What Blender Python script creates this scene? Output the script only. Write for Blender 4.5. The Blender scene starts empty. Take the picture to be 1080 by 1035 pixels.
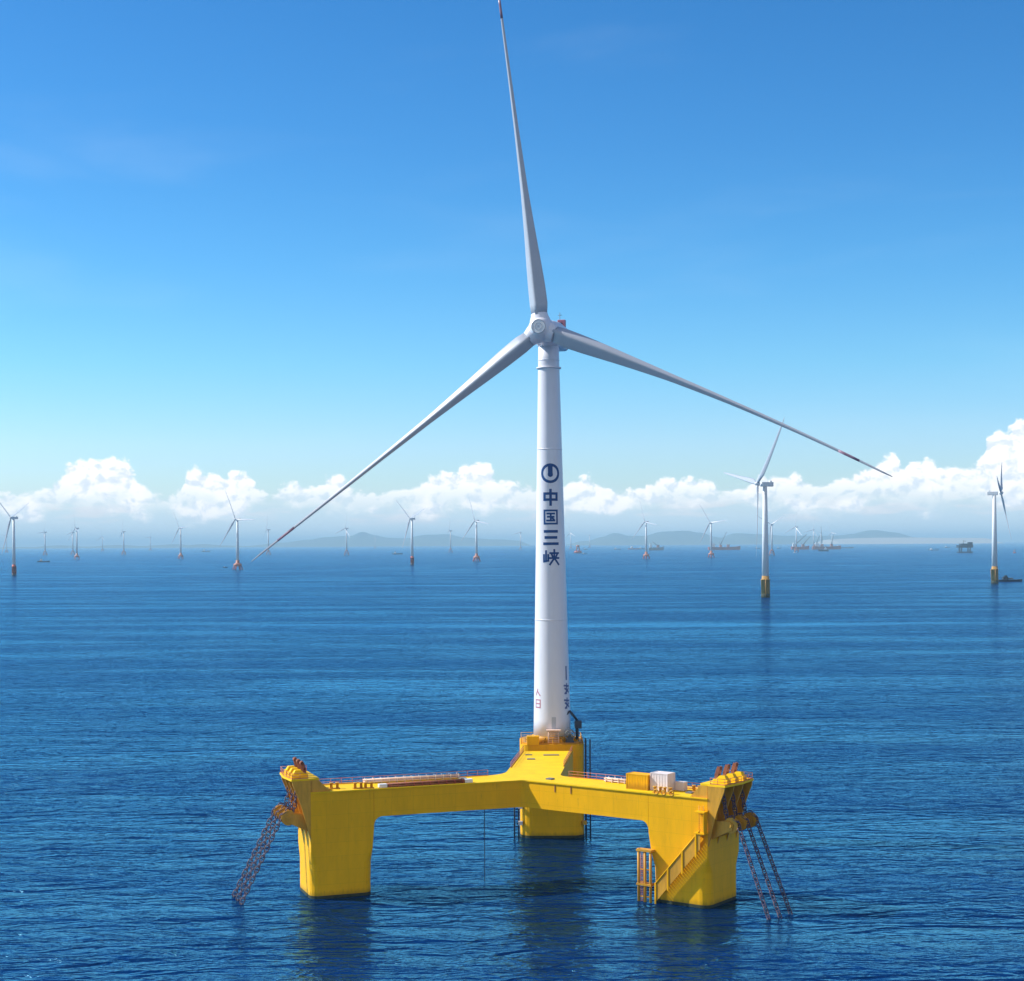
import bpy, bmesh, math, random
from mathutils import Vector, Matrix
R_ = math.radians
random.seed(7)
sc = bpy.context.scene
col = sc.collection

# ------------------------------------------------------------------ camera
F = 1700.0                 # focal length in photograph pixels (photo is 1080 wide)
HC = 62.4                  # camera height above the water
HORIZON = 573.2
cam_data = bpy.data.cameras.new('camera')
cam_data.sensor_width = 36; cam_data.sensor_fit = 'HORIZONTAL'
cam_data.lens = 36 * F / 1080
cam_data.shift_y = (HORIZON - 517.5) / 1080
cam_data.clip_start = 1; cam_data.clip_end = 400000
cam = bpy.data.objects.new('camera', cam_data); col.objects.link(cam)
cam.matrix_world = Matrix.Translation((0, 0, HC)) @ Matrix.Rotation(R_(90), 4, 'X') @ Matrix.Rotation(R_(-0.32), 4, 'Z')
sc.camera = cam

# ------------------------------------------------------------------ light
SUN_EL = 40.0
SUN_AZ = math.atan2(-0.975, 0.20)
world = bpy.data.worlds.new('World'); sc.world = world; world.use_nodes = True
sun_d = bpy.data.lights.new('sun', 'SUN'); sun_d.energy = 4.6; sun_d.angle = R_(0.5); sun_d.color = (1, 0.965, 0.90)
sun = bpy.data.objects.new('sun', sun_d); col.objects.link(sun)
sd = Vector((math.sin(SUN_AZ) * math.cos(R_(SUN_EL)), math.cos(SUN_AZ) * math.cos(R_(SUN_EL)), math.sin(R_(SUN_EL))))
sun.rotation_euler = sd.to_track_quat('Z', 'Y').to_euler()
sun.location = (-200, 100, 300)
sc.view_settings.view_transform = 'Standard'; sc.view_settings.look = 'None'
sc.view_settings.exposure = 0.42; sc.view_settings.gamma = 1
sc.render.engine = 'CYCLES'
sc.cycles.use_denoising = True
sc.cycles.max_bounces = 6; sc.cycles.volume_bounces = 0
sc.cycles.use_adaptive_sampling = True; sc.cycles.adaptive_threshold = 0.01
sc.cycles.sample_clamp_indirect = 4.0

class NT:
    """small node helper"""
    def __init__(s, tree): s.t = tree; s.n = tree.nodes; s.l = tree.links
    def add(s, typ, **kw):
        n = s.n.new(typ)
        for k, v in kw.items():
            if k == 'inp':
                for i, x in v.items():
                    if isinstance(x, bpy.types.NodeSocket): s.l.new(x, n.inputs[i])
                    else: n.inputs[i].default_value = x
            else: setattr(n, k, v)
        return n
    def m(s, op, a, b=0.0, c=None, clamp=False):
        d = {0: a, 1: b}
        if c is not None: d[2] = c
        return s.add('ShaderNodeMath', operation=op, use_clamp=clamp, inp=d).outputs[0]
    def mix(s, f, a, b, blend='MIX'):
        n = s.add('ShaderNodeMix', data_type='RGBA', blend_type=blend)
        for k, x in ((0, f), (6, a), (7, b)):
            if isinstance(x, bpy.types.NodeSocket): s.l.new(x, n.inputs[k])
            else: n.inputs[k].default_value = x
        return n.outputs[2]
    def sstep(s, x, a, b):
        n = s.add('ShaderNodeMapRange', interpolation_type='SMOOTHSTEP')
        s.l.new(x, n.inputs[0]); n.inputs[1].default_value = a; n.inputs[2].default_value = b
        return n.outputs[0]
    def comb(s, x, y, z): return s.add('ShaderNodeCombineXYZ', inp={0: x, 1: y, 2: z}).outputs[0]

# clouds: top edge of the cumulus bank along the horizon, (azimuth px, top px)
CLOUD = [(0,524),(20,519),(40,522),(55,512),(66,496),(85,484),(100,488),(120,481),(135,487),(148,506),(160,522),
 (178,527),(190,522),(194,502),(205,496),(220,501),(235,506),(245,498),(262,501),(274,520),(285,526),(302,514),(315,511),
 (335,514),(350,502),(360,504),(376,517),(400,522),(420,520),(435,511),(452,505),(466,500),(480,500),(490,490),(503,487),
 (515,491),(525,505),(545,513),(565,514),(600,509),(620,504),(640,513),(660,520),(685,513),(700,508),(730,506),(750,509),
 (762,520),(778,514),(800,508),(816,500),(840,501),(860,511),(880,506),(900,501),(920,496),(932,480),(945,480),(954,498),
 (960,486),(978,483),(986,492),(1005,496),(1030,491),(1038,480),(1042,464),(1052,456),(1065,457),(1073,446),(1080,442)]
def build_world():
    w = NT(world.node_tree)
    w.n.clear()
    tc = w.add('ShaderNodeTexCoord')
    sep = w.add('ShaderNodeSeparateXYZ', inp={0: tc.outputs['Generated']})
    x, y, z = sep.outputs
    az = w.m('ARCTAN2', x, y)
    hyp = w.m('SQRT', w.m('ADD', w.m('MULTIPLY', x, x), w.m('MULTIPLY', y, y)))
    el = w.m('ARCTAN2', z, hyp)
    sky = w.add('ShaderNodeTexSky', sky_type='NISHITA', sun_disc=False, sun_elevation=R_(SUN_EL), sun_rotation=SUN_AZ,
                altitude=60, air_density=1.0, dust_density=0.35, ozone_density=3.0)
    hs = w.add('ShaderNodeHueSaturation', inp={0: 0.5, 1: 1.3, 2: 1.0, 4: sky.outputs[0]})
    ramp = w.add('ShaderNodeValToRGB', inp={0: el})
    cr = ramp.color_ramp; cr.elements[0].position = 0.0; cr.elements[0].color = (.70, .80, 1.0, 1); cr.elements[1].position = 1.0; cr.elements[1].color = (.34, .62, .78, 1)
    for p_, c_ in ((.06, (.67, .80, .99, 1)), (.11, (.54, .81, .93, 1)), (.17, (.45, .76, .90, 1)), (.24, (.40, .70, .85, 1)), (.33, (.37, .66, .80, 1))):
        e_ = cr.elements.new(p_); e_.color = c_
    skyc = w.mix(1.0, hs.outputs[0], ramp.outputs[0], 'MULTIPLY')
    sc2 = w.add('ShaderNodeVectorMath', operation='SCALE', inp={0: skyc, 3: 1.38}); skyc = sc2.outputs[0]
    # height profile of the cloud tops
    A = 0.36
    fc = w.add('ShaderNodeFloatCurve')
    w.l.new(w.add('ShaderNodeMapRange', inp={0: az, 1: -A, 2: A}).outputs[0], fc.inputs[1])
    cv = fc.mapping.curves[0]
    pts = []
    for px, py in CLOUD:
        a = math.atan((px - 540) / F)
        hy = HORIZON - (px - 540) * 0.0056
        e = (hy - py) / F * math.cos(a)
        pts.append(((a + A) / (2 * A), e * 8))
    pts = [(0.0, 0.25), (0.04, 0.32)] + pts + [(0.955, 0.75), (1.0, 0.5)]
    cv.points[0].location = pts[0]; cv.points[-1].location = pts[-1]
    for p in pts[1:-1]: cv.points.new(*p)
    for p in cv.points: p.handle_type = 'VECTOR'
    fc.mapping.update()
    far_n = w.add('ShaderNodeTexNoise', inp={'Vector': w.comb(w.m('COSINE', az), w.m('SINE', az), 0.0), 'Scale': 3.0, 'Detail': 3.0})
    infront = w.m('LESS_THAN', w.m('ABSOLUTE', az), A)
    h_far = w.m('MULTIPLY', far_n.outputs[0], 0.08)
    h = w.m('ADD', w.m('MULTIPLY', infront, w.m('DIVIDE', fc.outputs[0], 8.0)), w.m('MULTIPLY', w.m('SUBTRACT', 1.0, infront), h_far))
    # billows: cauliflower lumps from several octaves of smooth cells
    def billow(dx, dy):
        p = w.comb(w.m('ADD', az, dx), w.m('MULTIPLY', w.m('ADD', el, dy), 1.25), 0.0)
        wob = w.add('ShaderNodeTexNoise', inp={'Vector': p, 'Scale': 55.0, 'Detail': 2.0})
        pv = w.add('ShaderNodeVectorMath', operation='ADD', inp={0: p}).outputs[0]
        sc_ = w.add('ShaderNodeVectorMath', operation='SCALE', inp={0: wob.outputs[1], 3: 0.012})
        w.l.new(sc_.outputs[0], pv.node.inputs[1])
        out = None
        for s, amp in ((75.0, 1.0), (150.0, 0.5), (310.0, 0.26), (640.0, 0.13)):
            v = w.add('ShaderNodeTexVoronoi', feature='SMOOTH_F1', voronoi_dimensions='2D', inp={'Vector': pv, 'Scale': s, 'Smoothness': 0.35})
            t = w.m('MULTIPLY', w.m('SUBTRACT', 0.45, v.outputs[0]), amp)
            out = t if out is None else w.m('ADD', out, t)
        return out
    b0 = billow(0.0, 0.0)
    b1 = billow(-0.0028, 0.0034)
    field = w.m('ADD', w.m('SUBTRACT', h, el), w.m('MULTIPLY', b0, 0.0075))
    dens = w.sstep(field, -0.0008, 0.0030)
    # ragged bases with blue-grey gaps, patchier towards the left
    gap_n = w.add('ShaderNodeTexNoise', inp={'Vector': w.comb(az, w.m('MULTIPLY', el, 1.6), 3.1), 'Scale': 34.0, 'Detail': 7.0, 'Roughness': 0.55}).outputs[0]
    bvar = w.add('ShaderNodeTexNoise', inp={'Vector': w.comb(az, 0.0, 7.7), 'Scale': 17.0, 'Detail': 2.0}).outputs[0]
    hb = w.m('ADD', 0.008, w.m('MULTIPLY', bvar, 0.022))
    bot = w.add('ShaderNodeMapRange', interpolation_type='SMOOTHSTEP', inp={0: w.m('ADD', w.m('SUBTRACT', el, hb), w.m('MULTIPLY', w.m('SUBTRACT', gap_n, 0.5), 0.030)), 1: -0.003, 2: 0.0045}).outputs[0]
    thin = w.m('MULTIPLY', w.sstep(el, 0.040, 0.018), w.sstep(gap_n, 0.60, 0.44))
    dens = w.m('MULTIPLY', w.m('MULTIPLY', dens, bot), w.m('SUBTRACT', 1.0, w.m('MULTIPLY', thin, 0.75)))
    st_n = w.add('ShaderNodeTexNoise', inp={'Vector': w.comb(az, w.m('MULTIPLY', el, 6.0), 1.7), 'Scale': 22.0, 'Detail': 6.0, 'Roughness': 0.55}).outputs[0]
    strat = w.m('MULTIPLY', w.sstep(st_n, 0.47, 0.62), w.m('MULTIPLY', w.sstep(el, 0.010, 0.016), w.sstep(el, 0.030, 0.021)))
    lit = w.m('ADD', 0.62, w.m('MULTIPLY', w.m('SUBTRACT', b0, b1), 0.95), clamp=True)
    up = w.sstep(w.m('SUBTRACT', h, el), 0.050, 0.0)
    lit = w.m('MULTIPLY', lit, w.m('ADD', 0.72, w.m('MULTIPLY', up, 0.4)), clamp=True)
    ccol = w.mix(w.sstep(lit, 0.12, 0.75), (6.6, 7.3, 8.1, 1), (9.6, 9.4, 9.3, 1))
    # high thin cirrus streaks
    ci = w.add('ShaderNodeTexNoise', inp={'Vector': w.comb(w.m('MULTIPLY', az, 1.0), w.m('MULTIPLY', el, 4.5), 9.0), 'Scale': 4.5, 'Detail': 5.0, 'Distortion': 0.4})
    cis = w.m('MULTIPLY', w.sstep(ci.outputs[0], 0.50, 0.85), 0.07)
    c1 = w.mix(cis, skyc, (7.5, 8.6, 9.4, 1))
    # pale veil under and between the clouds
    veil = w.m('MULTIPLY', w.m('MULTIPLY', w.sstep(el, 0.046, 0.012), 0.80), w.sstep(w.m('SUBTRACT', h, el), -0.014, 0.006))
    c1 = w.mix(veil, c1, (5.4, 6.8, 8.0, 1))
    c1 = w.mix(w.m('MULTIPLY', strat, 0.75), c1, (7.2, 7.2, 7.5, 1))
    c2 = w.mix(dens, c1, ccol)
    # unseen bright cloud cover behind the viewpoint, added as fill for shaded faces
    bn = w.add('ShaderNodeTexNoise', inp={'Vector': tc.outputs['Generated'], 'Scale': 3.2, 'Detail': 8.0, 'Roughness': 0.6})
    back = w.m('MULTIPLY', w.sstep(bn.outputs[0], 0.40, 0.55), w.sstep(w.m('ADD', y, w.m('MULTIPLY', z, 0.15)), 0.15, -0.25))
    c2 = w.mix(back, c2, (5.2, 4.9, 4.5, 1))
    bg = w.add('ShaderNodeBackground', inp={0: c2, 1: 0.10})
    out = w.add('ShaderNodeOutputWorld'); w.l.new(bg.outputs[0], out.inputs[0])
build_world()

# ------------------------------------------------------------------ materials
def new_mat(name):
    m = bpy.data.materials.new(name); m.use_nodes = True
    n = NT(m.node_tree); n.n.clear()
    b = n.add('ShaderNodeBsdfPrincipled'); o = n.add('ShaderNodeOutputMaterial'); n.l.new(b.outputs[0], o.inputs[0])
    return m, n, b
def paint(name, rgb, rough=0.45, var=0.12, stain=None, metal=0.0, scale=0.35, streak=True, plates=False, spec=0.4):
    m, n, b = new_mat(name)
    tc = n.add('ShaderNodeTexCoord')
    mp = n.add('ShaderNodeMapping', inp={0: tc.outputs['Object']}); mp.inputs['Scale'].default_value = (1, 1, 0.22 if streak else 1)
    nz = n.add('ShaderNodeTexNoise', inp={'Vector': mp.outputs[0], 'Scale': scale, 'Detail': 6.0, 'Roughness': 0.6})
    n2 = n.add('ShaderNodeTexNoise', inp={'Vector': mp.outputs[0], 'Scale': scale * 5, 'Detail': 5.0, 'Roughness': 0.65})
    f = n.m('ADD', n.m('MULTIPLY', nz.outputs[0], 0.6), n.m('MULTIPLY', n2.outputs[0], 0.4))
    lo = tuple(c * (1 - var) for c in rgb) + (1,); hi = tuple(min(1, c * (1 + var * 0.6)) for c in rgb) + (1,)
    c = n.mix(n.sstep(f, 0.35, 0.65), lo, hi)
    if stain:
        n3 = n.add('ShaderNodeTexNoise', inp={'Vector': mp.outputs[0], 'Scale': scale * 3, 'Detail': 9.0, 'Roughness': 0.7})
        c = n.mix(n.m('MULTIPLY', n.sstep(n3.outputs[0], 0.58, 0.72), 0.45), c, stain + (1,))
    if plates:    # welded plate seams
        so = n.add('ShaderNodeSeparateXYZ', inp={0: tc.outputs['Object']})
        ln = n.m('LESS_THAN', n.m('FRACT', n.m('MULTIPLY', so.outputs[2], 1 / 2.45)), 0.022)
        l2 = n.m('LESS_THAN', n.m('FRACT', n.m('MULTIPLY', n.m('ADD', so.outputs[0], n.m('MULTIPLY', so.outputs[1], 0.12)), 1 / 3.9)), 0.012)
        c = n.mix(n.m('MULTIPLY', n.m('MAXIMUM', ln, l2), 0.30), c, tuple(k * 0.45 for k in rgb) + (1,))
        pc = n.add('ShaderNodeTexWhiteNoise', noise_dimensions='2D', inp={0: n.comb(n.m('FLOOR', n.m('MULTIPLY', n.m('ADD', so.outputs[0], n.m('MULTIPLY', so.outputs[1], 0.12)), 1 / 3.9)), n.m('FLOOR', n.m('MULTIPLY', so.outputs[2], 1 / 2.45)), 0.0)}).outputs[0]
        c = n.mix(n.m('MULTIPLY', pc, 0.10), c, tuple(k * 0.62 for k in rgb) + (1,))
        m3 = n.add('ShaderNodeMapping', inp={0: tc.outputs['Object']}); m3.inputs['Scale'].default_value = (1, 1, 0.07)
        rs = n.add('ShaderNodeTexNoise', inp={'Vector': m3.outputs[0], 'Scale': 1.6, 'Detail': 5.0, 'Roughness': 0.6}).outputs[0]
        c = n.mix(n.m('MULTIPLY', n.sstep(rs, 0.62, 0.76), 0.22), c, (0.30, 0.12, 0.02, 1))
        wet = n.sstep(n.m('ADD', so.outputs[2], n.m('MULTIPLY', n2.outputs[0], 1.4)), 2.3, 1.0)
        c = n.mix(n.m('MULTIPLY', wet, 0.55), c, (0.16, 0.10, 0.015, 1))
    n.l.new(c, b.inputs['Base Color'])
    b.inputs['Specular IOR Level'].default_value = spec
    b.inputs['Roughness'].default_value = rough; b.inputs['Metallic'].default_value = metal
    bp = n.add('ShaderNodeBump', inp={0: 0.15, 1: 0.02, 'Height': n2.outputs[0]}); n.l.new(bp.outputs[0], b.inputs['Normal'])
    return m
M = {}
M['yellow'] = paint('yellow marine paint', (0.90, 0.45, 0.003), 0.5, 0.07, (0.42, 0.20, 0.02), plates=True, spec=0.15)
M['deck'] = paint('yellow deck paint', (0.90, 0.55, 0.008), 0.6, 0.10, (0.55, 0.33, 0.05), streak=False, spec=0.15)
M['gold'] = paint('weathered ochre paint', (0.62, 0.30, 0.02), 0.5, 0.25, (0.16, 0.07, 0.02))
M['white'] = paint('white tower paint', (0.74, 0.73, 0.79), 0.35, 0.035)
M['blade'] = paint('pale grey blade gelcoat', (0.43, 0.46, 0.52), 0.28, 0.04, streak=False)
M['bwhite'] = paint('weathered white paint', (0.70, 0.72, 0.74), 0.45, 0.06)
M['bdark'] = paint('grey steel', (0.16, 0.18, 0.20), 0.5, 0.15)
M['redband'] = paint('red blade band', (0.28, 0.17, 0.24), 0.4, 0.1)
M['red'] = paint('red primer paint', (0.45, 0.09, 0.06), 0.55, 0.2)
M['rust'] = paint('rust red steel', (0.30, 0.10, 0.05), 0.7, 0.35, (0.5, 0.32, 0.22), scale=1.2)
M['rail'] = paint('orange red railing paint', (0.52, 0.16, 0.07), 0.5, 0.15)
M['navy'] = paint('navy lettering', (0.010, 0.065, 0.22), 0.4, 0.05)
M['redmark'] = paint('faded red lettering', (0.50, 0.20, 0.26), 0.5, 0.15)
M['chain'] = paint('chain steel', (0.10, 0.07, 0.11), 0.45, 0.35, (0.42, 0.36, 0.42), scale=2.0)
M['dark'] = paint('dark equipment paint', (0.03, 0.05, 0.09), 0.5, 0.2)
M['box'] = paint('off white container paint', (0.80, 0.70, 0.68), 0.5, 0.06, (0.5, 0.36, 0.3))
M['pinkish'] = paint('pale salmon panel', (0.78, 0.55, 0.44), 0.6, 0.12)
M['hullred'] = paint('red ship paint', (0.36, 0.08, 0.06), 0.5, 0.15)
M['hulldark'] = paint('dark ship paint', (0.02, 0.035, 0.06), 0.5, 0.2)
M['ochre'] = paint('yellow transition piece paint', (0.47, 0.27, 0.08), 0.5, 0.3, (0.2, 0.1, 0.04), scale=0.2)
M['jacket'] = paint('red and yellow jacket paint', (0.46, 0.19, 0.13), 0.5, 0.3, (0.6, 0.45, 0.3), scale=0.2)
M['growth'] = paint('marine growth', (0.035, 0.045, 0.025), 0.8, 0.4, scale=1.5)

def sea_mat():
    m = bpy.data.materials.new('sea water'); m.use_nodes = True
    n = NT(m.node_tree); n.n.clear()
    tc = n.add('ShaderNodeTexCoord'); P = tc.outputs['Object']
    def mp(rot, sx, sy, vec=P):
        q = n.add('ShaderNodeMapping', inp={0: vec}); q.inputs['Rotation'].default_value = (0, 0, R_(rot)); q.inputs['Scale'].default_value = (sx, sy, 1)
        return q.outputs[0]
    def nz(vec, sc_, det, ro=0.55, dist=0.0):
        return n.add('ShaderNodeTexNoise', inp={'Vector': vec, 'Scale': sc_, 'Detail': det, 'Roughness': ro, 'Distortion': dist}).outputs[0]
    def ridge(v):  # sharpened crests
        return n.m('SUBTRACT', 1.0, n.m('MULTIPLY', n.m('ABSOLUTE', n.m('SUBTRACT', v, 0.5)), 2.0))
    swell = nz(mp(6, 0.35, 1.0), 0.045, 2.0)
    chop = ridge(nz(mp(-7, 0.36, 1.0), 0.105, 2.5, 0.5, 0.5))
    chop2 = ridge(nz(mp(9, 0.45, 1.0), 0.27, 3.0, 0.5, 0.6))
    rip = nz(mp(-4, 0.6, 1.0), 0.9, 4.0, 0.6)
    # patches of calmer and rougher water, long across the view
    patch = n.sstep(nz(mp(3, 0.22, 1.0), 0.016, 4.0, 0.55), 0.36, 0.64)
    streak = n.sstep(nz(mp(-1.5, 0.13, 1.0), 0.0065, 7.0, 0.66, 0.8), 0.50, 0.70)
    pw = n.m('ADD', 0.55, n.m('MULTIPLY', patch, 0.75))
    h2 = n.m('ADD', n.m('MULTIPLY', chop, 1.0), n.m('MULTIPLY', chop2, 0.52))
    h2 = n.m('ADD', h2, n.m('MULTIPLY', rip, 0.16))
    hgt = n.m('ADD', n.m('MULTIPLY', swell, 0.9), n.m('MULTIPLY', h2, pw))
    bp = n.add('ShaderNodeBump', inp={0: 1.0, 1: 2.5, 'Height': hgt})
    hd = n.m('MULTIPLY', hgt, n.m('SUBTRACT', 1.0, n.m('MULTIPLY', streak, 0.45))); n.l.new(hd, bp.inputs['Height'])
    body = n.add('ShaderNodeBsdfDiffuse', inp={0: n.mix(patch, (0.0005, 0.013, 0.066, 1), (0.0007, 0.026, 0.120, 1)), 'Normal': bp.outputs[0]})
    gl = n.add('ShaderNodeBsdfAnisotropic', inp={0: (0.26, 0.75, 1.0, 1), 'Roughness': 0.15, 'Normal': bp.outputs[0]})
    fr = n.add('ShaderNodeFresnel', inp={0: 1.333, 'Normal': bp.outputs[0]})
    f = n.m('MULTIPLY', fr.outputs[0], n.m('ADD', 1.2, n.m('MULTIPLY', streak, 0.28)), clamp=True)
    mx = n.add('ShaderNodeMixShader', inp={0: f, 1: body.outputs[0], 2: gl.outputs[0]})
    o = n.add('ShaderNodeOutputMaterial'); n.l.new(mx.outputs[0], o.inputs[0])
    return m
M['sea'] = sea_mat()
def hill_mat():
    m, n, b = new_mat('wooded hill')
    tc = n.add('ShaderNodeTexCoord')
    nz = n.add('ShaderNodeTexNoise', inp={'Vector': tc.outputs['Object'], 'Scale': 0.004, 'Detail': 6.0})
    n.l.new(n.mix(nz.outputs[0], (0.03, 0.06, 0.025, 1), (0.10, 0.12, 0.06, 1)), b.inputs['Base Color'])
    b.inputs['Roughness'].default_value = 0.9
    return m
M['hill'] = hill_mat()
m_, n_, b_ = new_mat('pale sand'); b_.inputs['Base Color'].default_value = (0.5, 0.42, 0.33, 1); b_.inputs['Roughness'].default_value = 0.9; M['sand'] = m_

# ------------------------------------------------------------------ mesh helpers
ORG = {}
def origin(o): return ORG.get(o.name, Vector((0, 0, 0))) if o else Vector((0, 0, 0))
def empty(name, loc, label, cat, group=None):
    o = bpy.data.objects.new(name, None); col.objects.link(o); o.location = loc; ORG[o.name] = Vector(loc)
    o['label'] = label; o['category'] = cat
    if group: o['group'] = group
    return o
def tag(o, label=None, cat=None, group=None, kind=None):
    for k, v in (('label', label), ('category', cat), ('group', group), ('kind', kind)):
        if v: o[k] = v
    return o
class MB:
    def __init__(s): s.v = []; s.f = []; s.sm = []
    def add(s, vs, fs, smooth=False):
        b = len(s.v); s.v += [Vector(p) for p in vs]; s.f += [tuple(b + i for i in f) for f in fs]; s.sm += [smooth] * len(fs); return s
    def hexa(s, a, b):  # a, b: 4 bottom, 4 top points
        return s.add(list(a) + list(b), [(3, 2, 1, 0), (4, 5, 6, 7), (0, 1, 5, 4), (1, 2, 6, 5), (2, 3, 7, 6), (3, 0, 4, 7)])
    def box(s, c, size, ax=None):
        X, Y, Z = ax if ax else (Vector((1, 0, 0)), Vector((0, 1, 0)), Vector((0, 0, 1)))
        c = Vector(c); hx, hy, hz = [k / 2 for k in size]
        q = lambda i, j, k: c + X * hx * i + Y * hy * j + Z * hz * k
        return s.hexa([q(-1, -1, -1), q(1, -1, -1), q(1, 1, -1), q(-1, 1, -1)], [q(-1, -1, 1), q(1, -1, 1), q(1, 1, 1), q(-1, 1, 1)])
    def prism(s, poly, z0, z1, poly2=None):
        n = len(poly); poly2 = poly2 or poly
        vs = [(p[0], p[1], z0) for p in poly] + [(p[0], p[1], z1) for p in poly2]
        return s.add(vs, [tuple(range(n))[::-1], tuple(range(n, 2 * n))] + [(i, (i + 1) % n, n + (i + 1) % n, n + i) for i in range(n)])
    def slab(s, pts, nrm, th):   # planar polygon given thickness along nrm
        n = len(pts); nrm = Vector(nrm).normalized() * th / 2
        vs = [Vector(p) - nrm for p in pts] + [Vector(p) + nrm for p in pts]
        return s.add(vs, [tuple(range(n))[::-1], tuple(range(n, 2 * n))] + [(i, (i + 1) % n, n + (i + 1) % n, n + i) for i in range(n)])
    def loft(s, rings, caps=True, smooth=True):
        n = len(rings[0]); b = []
        vs = [p for r in rings for p in r]; fs = []
        for k in range(len(rings) - 1):
            for i in range(n):
                j = (i + 1) % n; fs.append((k * n + i, k * n + j, (k + 1) * n + j, (k + 1) * n + i))
        s.add(vs, fs, smooth)
        if caps:
            s.add(rings[0], [tuple(range(n))[::-1]]); s.add(rings[-1], [tuple(range(n))])
        return s
    def tube(s, p, q, r, r2=None, n=8, caps=True, smooth=True):
        p = Vector(p); q = Vector(q); d = (q - p).normalized(); r2 = r if r2 is None else r2
        a = d.orthogonal().normalized(); b = d.cross(a)
        ring = lambda c, rr: [c + (a * math.cos(2 * math.pi * i / n) + b * math.sin(2 * math.pi * i / n)) * rr for i in range(n)]
        return s.loft([ring(p, r), ring(q, r2)], caps, smooth)
    def path(s, pts, r, n=6):
        for a, b in zip(pts, pts[1:]): s.tube(a, b, r, n=n)
        return s
    def lathe(s, base, axis, prof, n=24, smooth=True, caps=True):
        base = Vector(base); d = Vector(axis).normalized(); a = d.orthogonal().normalized(); b = d.cross(a)
        rings = [[base + d * h + (a * math.cos(2 * math.pi * i / n) + b * math.sin(2 * math.pi * i / n)) * rr for i in range(n)] for h, rr in prof]
        return s.loft(rings, caps, smooth)
    def torus(s, c, axis, R, r, n=20, k=8, sx=1.0, xdir=None, arc=None):
        c = Vector(c); d = Vector(axis).normalized(); a = Vector(xdir).normalized() if xdir is not None else d.orthogonal().normalized(); b = d.cross(a)
        rings = []
        for i in range(n):
            t = 2 * math.pi * i / n; e = a * math.cos(t) * sx + b * math.sin(t)
            o = c + e * R; e2 = (a * math.cos(t) + b * math.sin(t))
            rings.append([o + (e2 * math.cos(2 * math.pi * j / k) + d * math.sin(2 * math.pi * j / k)) * r for j in range(k)])
        rings.append(rings[0])
        return s.loft(rings, False, True)
    def build(s, name, mat, parent=None, bevel=0.0):
        me = bpy.data.meshes.new(name); o = bpy.data.objects.new(name, me); col.objects.link(o)
        wo = origin(parent)
        me.from_pydata([tuple(p - wo) for p in s.v], [], s.f)
        for pl, sm in zip(me.polygons, s.sm): pl.use_smooth = sm
        bm = bmesh.new(); bm.from_mesh(me); bmesh.ops.remove_doubles(bm, verts=bm.verts, dist=1e-5)
        bmesh.ops.recalc_face_normals(bm, faces=bm.faces); bm.to_mesh(me); bm.free()
        me.materials.append(mat)
        if parent: o.parent = parent
        ORG[o.name] = wo
        if bevel:
            md = o.modifiers.new('bevel', 'BEVEL'); md.width = bevel; md.segments = 2; md.limit_method = 'ANGLE'; md.angle_limit = R_(40)
        return o
def V(x, y, z=0.0): return Vector((x, y, z))
def cap(p, dmax=15000.0):
    return p if p.y < dmax else V(p.x * dmax / p.y, dmax, 0)
def yh(px): return HORIZON - (px - 540) * 0.0056
def ground(px, py):                    # point on the water for a photo measurement
    D = HC * F / (py - yh(px)); return V((px - 540 + 0.0056 * (yh(px) - py)) / F * D, D, 0)

# ------------------------------------------------------------------ sea, far hills
sea_mb = MB(); S = 120000
sea_mb.add([(-S, -20000, 0), (S, -20000, 0), (S, S, 0), (-S, S, 0)], [(0, 1, 2, 3)])
tag(sea_mb.build('sea', M['sea']), kind='structure')

def hills(prof, D, depth, name='hills', seed=0, mat='hill'):
    """a range of low hills; prof: (photo px, photo py) of its skyline"""
    rnd = random.Random(seed)
    x0, x1 = prof[0][0], prof[-1][0]; N = 160; K = 14
    def top(px):
        for (a, ya), (b, yb) in zip(prof, prof[1:]):
            if a <= px <= b:
                t = (px - a) / (b - a); t = t * t * (3 - 2 * t); return ya + (yb - ya) * t
        return prof[-1][1]
    ph = [rnd.uniform(0, 6.28) for _ in range(12)]
    rows = []
    for k in range(K + 1):
        v = k / K; env = math.sin(math.pi * v) ** 0.8 if 0 < v < 1 else 0
        row = []
        for i in range(N + 1):
            px = x0 + (x1 - x0) * i / N
            d = D + depth * (v - 0.5)
            hmax = HC + (HORIZON - top(px)) / F * D
            X = (px - 540) / F * D
            wob = sum(math.sin((X / 9000 * (j + 1) * 4 + d / 5000 * (j % 4) * 3) + ph[j]) / (j + 2) for j in range(12)) * 0.05
            hz = max(0, hmax) * env * (1 + wob) if hmax > 0 else 0
            edge = min(1, i / 6, (N - i) / 6)
            row.append((X, d, hz * edge - 3))
        rows.append(row)
    vs = [p for r in rows for p in r]; W = N + 1
    fs = [(k * W + i, k * W + i + 1, (k + 1) * W + i + 1, (k + 1) * W + i) for k in range(K) for i in range(N)]
    mb = MB().add(vs, fs, True)
    return tag(mb.build(name, M[mat]), kind='structure')
hills([(265, 574), (300, 571), (330, 568), (345, 565), (360, 564), (372, 564), (383, 560), (394, 563), (410, 566), (428, 567), (450, 563), (470, 563), (490, 567), (520, 569), (560, 571)], 46000, 7000, seed=1)
hills([(596, 573), (620, 571), (636, 567), (648, 563), (662, 566), (680, 566), (700, 562), (722, 561), (738, 563), (748, 567), (764, 569), (776, 564), (800, 565), (830, 567), (880, 567), (905, 565), (918, 561), (934, 563), (950, 568), (968, 570)], 44000, 7000, seed=2)
hills([(-60, 576), (-10, 575), (20, 574), (45, 574.5), (62, 572.5), (80, 574), (105, 574), (122, 572.4), (150, 574), (168, 573), (185, 572.0), (200, 573.6), (215, 572), (232, 573.4), (275, 575)], 42000, 5000, seed=3)
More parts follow.
